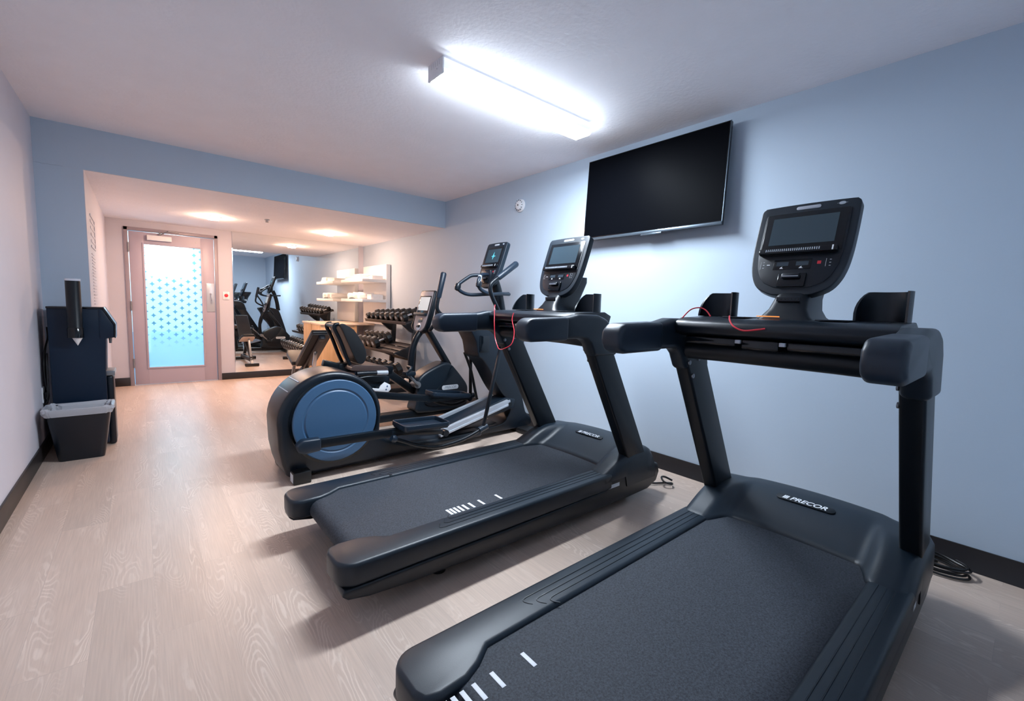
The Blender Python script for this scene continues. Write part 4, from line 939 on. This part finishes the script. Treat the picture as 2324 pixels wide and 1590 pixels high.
# ================================================================ CABINET, COUNTER, SHELVES
CB = root('cabinet', (2.6, 7.8, 0), 'light maple base cabinet against the mirror behind the bench', 'cabinet')
q = MB(); q.box(2.252, 2.86, 7.60, 8.070, .0, .868, .002); q.build('carcass', 'wood', CB)
for a, b in ((2.256, 2.552), (2.558, 2.856)):
    q = MB(); q.box(a, b, 7.582, 7.60, .09, .862, .002); dd = q.build('door', 'wood', CB)
    q = MB(); q.tube([(b-.16, 7.578, .845), (b-.16, 7.560, .845), (b-.06, 7.560, .845), (b-.06, 7.578, .845)], .005, 8, 2); q.build('handle', 'steel_grey', dd)
CT = thing(MB().box(2.238, XR-.001, 7.565, 8.072, .8685, .900, .004), 'countertop', 'orange_brown', 'pale countertop running from the maple cabinet to the right wall', 'countertop')
SH = root('shelf_unit', (3.0, 7.4, .9), 'white wall shelf unit with two open shelves beside the mirror', 'shelf')
q = MB(); q.box(3.084, XR-.012, 6.900, 7.872, .905, 1.895, .003); q.build('back_panel', 'white_gloss', SH)
q = MB(); q.box(XR-.012, XR-.001, 6.915, 7.86, .92, 1.885); q.build('gap_shadow_strip', 'gap_shadow', SH)  # dark strip painted in as the shadow gap between panel and wall
for z0, z1 in ((1.593, 1.642), (1.273, 1.322)):
    q = MB(); q.box(2.686, 3.084, 6.898, 7.872, z0, z1, .003); q.build('shelf_board', 'white_gloss', SH)
# things on the shelves
def towel(x0, x1, y0, y1, z0, z1, lab, grp):
    q = MB(); n_ = max(1, round((z1-z0)/.022)); h_ = (z1-z0)/n_
    for k in range(n_): q.box(x0+.004*(k % 2), x1-.004*(k % 2), y0+.003*(k % 2), y1, z0+k*h_, z0+(k+1)*h_-.0006, h_*.42, 3)
    o = thing(q, 'folded_towel', 'towel', lab, 'towel', grp); return o
G1, G2 = 'white towels on the upper shelf', 'white towels on the lower shelf'
towel(2.73, 3.03, 7.42, 7.80, 1.643, 1.700, 'folded white towel at the mirror end of the upper shelf', G1)
towel(2.71, 3.02, 7.10, 7.40, 1.643, 1.680, 'folded white towel in the middle of the upper shelf, bottom of its pair', G1)
towel(2.72, 3.01, 7.11, 7.39, 1.681, 1.722, 'folded white towel in the middle of the upper shelf, on top of its pair', G1)
q = MB(); q.box(2.86, 3.04, 6.93, 7.07, 1.643, 1.700, .003); q.box(2.90, 3.0, 6.96, 7.04, 1.700, 1.7015)
thing(q, 'box', 'white_gloss', 'small flat white box at the near end of the upper shelf', 'box')
def roll(x, y, z, r, L, lab):
    q = MB(); q.lathe([(r*.55, 0), (r*.9, .008), (r, .02), (r, L-.02), (r*.9, L-.008), (r*.55, L)], (x, y, z+r), (1, .12, 0), 20); thing(q, 'rolled_towel', 'towel', lab, 'towel', G2)
roll(2.72, 7.62, 1.322, .05, .30, 'rolled white towel nearest the mirror on the lower shelf')
roll(2.72, 7.40, 1.322, .055, .30, 'rolled white towel, second from the mirror on the lower shelf')
roll(2.72, 7.18, 1.322, .055, .28, 'rolled white towel nearest the white box on the lower shelf')
q = MB(); q.prism([(7.28, 1.3225), (7.52, 1.3225), (7.50, 1.334), (7.40, 1.340), (7.30, 1.332)], 'x', 2.692, 2.72, .002)
thing(q, 'pouch', 'rubber', 'small flat black item in front of the towels on the lower shelf', 'pouch')
q = MB(); q.box(2.84, 3.04, 6.925, 7.09, 1.3225, 1.400, .003); tb = thing(q, 'tissue_box', 'white_gloss', 'square white box at the near end of the lower shelf', 'box')

# ================================================================ WATER COOLER, BINS
WC = root('water_cooler', (-.39, 5.0, 0), 'tall navy black water cooler in the left corner', 'water cooler')
cp = [(-.552, .03), (-.555, 1.142), (-.235, 1.142), (-.168, 1.010), (-.172, .905), (-.228, .895), (-.238, .620), (-.238, .03)]
q = MB(); q.prism(cp, 'y', 4.88, 5.16, .006, 2, ang=15); q.build('casing', 'cooler', WC)
q = MB(); q.prism([(-.262, 1.128), (-.238, 1.128), (-.180, 1.008), (-.184, .912), (-.262, .90)], 'y', 4.8765, 4.88, .001); q.build('side_panel', 'cooler', WC)
q = MB(); q.prism([(-.557, 1.135), (-.557, 1.150), (-.231, 1.150), (-.163, 1.012), (-.167, .90), (-.174, .90), (-.172, 1.008), (-.238, 1.137)], 'y', 4.872, 5.168, .001); q.build('top_cover', 'gloss_black', WC)
q = MB(); q.box(-.245, -.195, 4.93, 5.15, .0, .585, .02, 4); q.build('lower_cabinet', 'plastic', WC)
q = MB(); q.box(-.245, -.185, 4.925, 5.155, .585, .625, .004); dt = q.build('drip_tray', 'steel_grey', WC)
q = MB()
for k in range(9):
    for j in range(3): q.box(-.186, -.1842, 4.935+k*.024, 4.949+k*.024, .592+j*.010, .598+j*.010)
q.build('tray_grille', 'mark', dt)
q = MB(); q.lathe([(.012, 0), (.009, -.05)], (-.205, 5.0, .90), n=10); q.build('spout', 'steel_grey', WC)
CD = root('cup_dispenser', (-.395, 4.80, .912), 'black tube cup dispenser fixed to the side of the water cooler', 'cup dispenser')
q = MB(); cx, cyy = -.395, 4.808
q.lathe([(.044, .915), (.046, .915), (.046, .955), (.044, .96), (.044, 1.350), (.038, 1.350), (.038, .915)], (cx, cyy, 0), n=28); q.build('tube', 'metal_black', CD)
q = MB(); q.lathe([(.0475, .912), (.0475, .985), (.044, .99), (.044, .912)], (cx, cyy, 0), n=28); q.box(cx-.03, cx+.03, cyy+.035, 4.8795, .93, 1.09, .003); q.build('holder', 'gloss_black', CD)
q = MB(); q.lathe([(.0465, 1.350), (.0465, 1.366), (.040, 1.366), (.040, 1.350)], (cx, cyy, 0), n=28); q.build('rim', 'clear', CD)
q = MB(); q.lathe([(.033, .93), (.031, .912), (.0005, .850)], (cx+.008, cyy, 0), n=24); thing(q, 'paper_cup', 'towel', 'white cone paper cup tip poking out below the black tube', 'cup')
q = MB(); q.tube([(-.580, 5.08, .98), (-.575, 5.04, .90), (-.585, 4.98, .82), (-.590, 4.92, .70), (-.585, 4.90, .56), (-.575, 4.90, .46), (-.59, 4.92, .40), (-.596, 4.98, .50), (-.59, 4.99, .66), (-.575, 4.95, .78), (-.572, 4.90, .70), (-.572, 4.885, .56), (-.575, 4.88, .46), (-.585, 4.90, .43)], .006, 8, 6)
thing(q, 'power_cord', 'cord', 'black looped power cord hanging between the water cooler and the left wall', 'cord')
ou = root('wall_outlet', (XL, 4.96, .45), 'white wall outlet beside the water cooler cord', 'outlet')
MB().box(XL+.0005, XL+.008, 4.90, 4.98, .40, .52, .002).build('cover_plate', 'white', ou)
MB().box(XL+.008, XL+.035, 4.92, 4.96, .43, .48, .006).build('plug', 'rubber', ou)
# waste bin: tapered, rounded
def loft(mb, secs, cap0=True, cap1=True):
    vs, fs = [], []
    for S in secs: vs += S
    n = len(secs[0])
    for i in range(len(secs)-1):
        for j in range(n): fs.append((i*n+j, i*n+(j+1) % n, (i+1)*n+(j+1) % n, (i+1)*n+j))
    if cap0: fs.append(tuple(range(n)))
    if cap1: fs.append(tuple(range((len(secs)-1)*n, len(secs)*n)))
    mb.add(vs, fs)
def binsec(cx, cy, hx, hy, r, z): return [(cx+a, cy+b, z) for a, b in rrect(-hx, hx, -hy, hy, r, 6)]
bcx, bcy = -.385, 4.67
WB = root('waste_bin', (bcx, bcy, 0), 'black rectangular waste bin on the floor in front of the water cooler', 'bin')
q = MB(); loft(q, [binsec(bcx, bcy, .128, .085, .03, 0), binsec(bcx, bcy, .132, .09, .035, .02), binsec(bcx, bcy, .178, .130, .045, .375), binsec(bcx, bcy, .186, .138, .05, .380), binsec(bcx, bcy, .186, .138, .05, .395), binsec(bcx, bcy, .176, .128, .045, .395), binsec(bcx, bcy, .130, .086, .03, .02)])
q.build('bin_body', 'plastic', WB)
def crump(S, amp, sd):
    out = []
    for i, p in enumerate(S):
        v = Vector(p); nn_ = noise.noise(v*30+Vector((sd*.3, 0, 0)))+.8*noise.noise(v*75+Vector((sd*.5, 0, 0))); n3 = noise.noise(v*60+Vector((0, sd, 0)))
        d_ = Vector((v.x-bcx, v.y-bcy, 0)).normalized(); out.append(tuple(v+d_*(nn_*amp)+Vector((0, 0, n3*amp*1.3))))
    return out
def ds(cx, cy, hx, hy, r, z, n=18): return [(cx+a, cy+b, z) for a, b in rrect(-hx, hx, -hy, hy, r, n)]
q = MB(); loft(q, [crump(ds(bcx, bcy, .188, .140, .05, .350), .006, 1), crump(ds(bcx, bcy, .194, .146, .05, .366), .010, 2), crump(ds(bcx, bcy, .199, .150, .05, .385), .009, 3), crump(ds(bcx, bcy, .197, .149, .05, .404), .008, 4), crump(ds(bcx, bcy, .180, .132, .045, .405), .012, 5), crump(ds(bcx, bcy, .160, .112, .045, .385), .022, 6), crump(ds(bcx, bcy, .150, .100, .04, .35), .03, 7), crump(ds(bcx, bcy, .14, .09, .04, .30), .03, 8), crump(ds(bcx, bcy, .13, .08, .04, .24), .02, 9)], False, False)
thing(q, 'bin_liner', 'liner', 'clear crumpled plastic liner folded over the rim of the waste bin', 'liner', sharp=12)

# ================================================================ CORDS ON THE FLOOR
q = MB(); pts = []
for k in range(5):
    for j in range(10):
        a = 2*PI*j/10; pts.append((3.03+(.075-.008*(k % 2))*math.cos(a)+.01*k*.5, .23+(.125-.012*(k % 3))*math.sin(a), .012+.009*k+.012*max(0, math.sin(a))))
pts = [(2.72, .42, .02), (2.84, .40, .012), (2.95, .38, .012)]+pts
q.tube(pts, .0055, 7, 3); thing(q, 'coiled_cord', 'cord', 'black coiled power cord on the floor by the right wall, behind the nearest treadmill', 'cord')
q = MB(); q.tube([(2.74, 1.74, .03), (2.80, 1.70, .015), (2.87, 1.66, .012), (2.90, 1.61, .02), (2.86, 1.585, .03), (2.82, 1.62, .045), (2.85, 1.66, .06), (2.90, 1.66, .05), (2.93, 1.62, .03)], .007, 8, 6); thing(q, 'power_cord', 'cord', 'short knotted black cord on the floor at the front of the middle treadmill', 'cord')
q = MB(); q.tube([(3.05, 2.86, .02), (3.06, 2.95, .012), (3.10, 3.05, .012), (3.12, 3.15, .012), (3.10, 3.26, .012), (3.12, 3.4, .012)], .006, 8, 6); thing(q, 'floor_cord', 'cord', 'black cord on the floor between the elliptical trainer and the right wall', 'cord')

for o in bpy.data.objects:
    if '_o' in o: del o['_o']
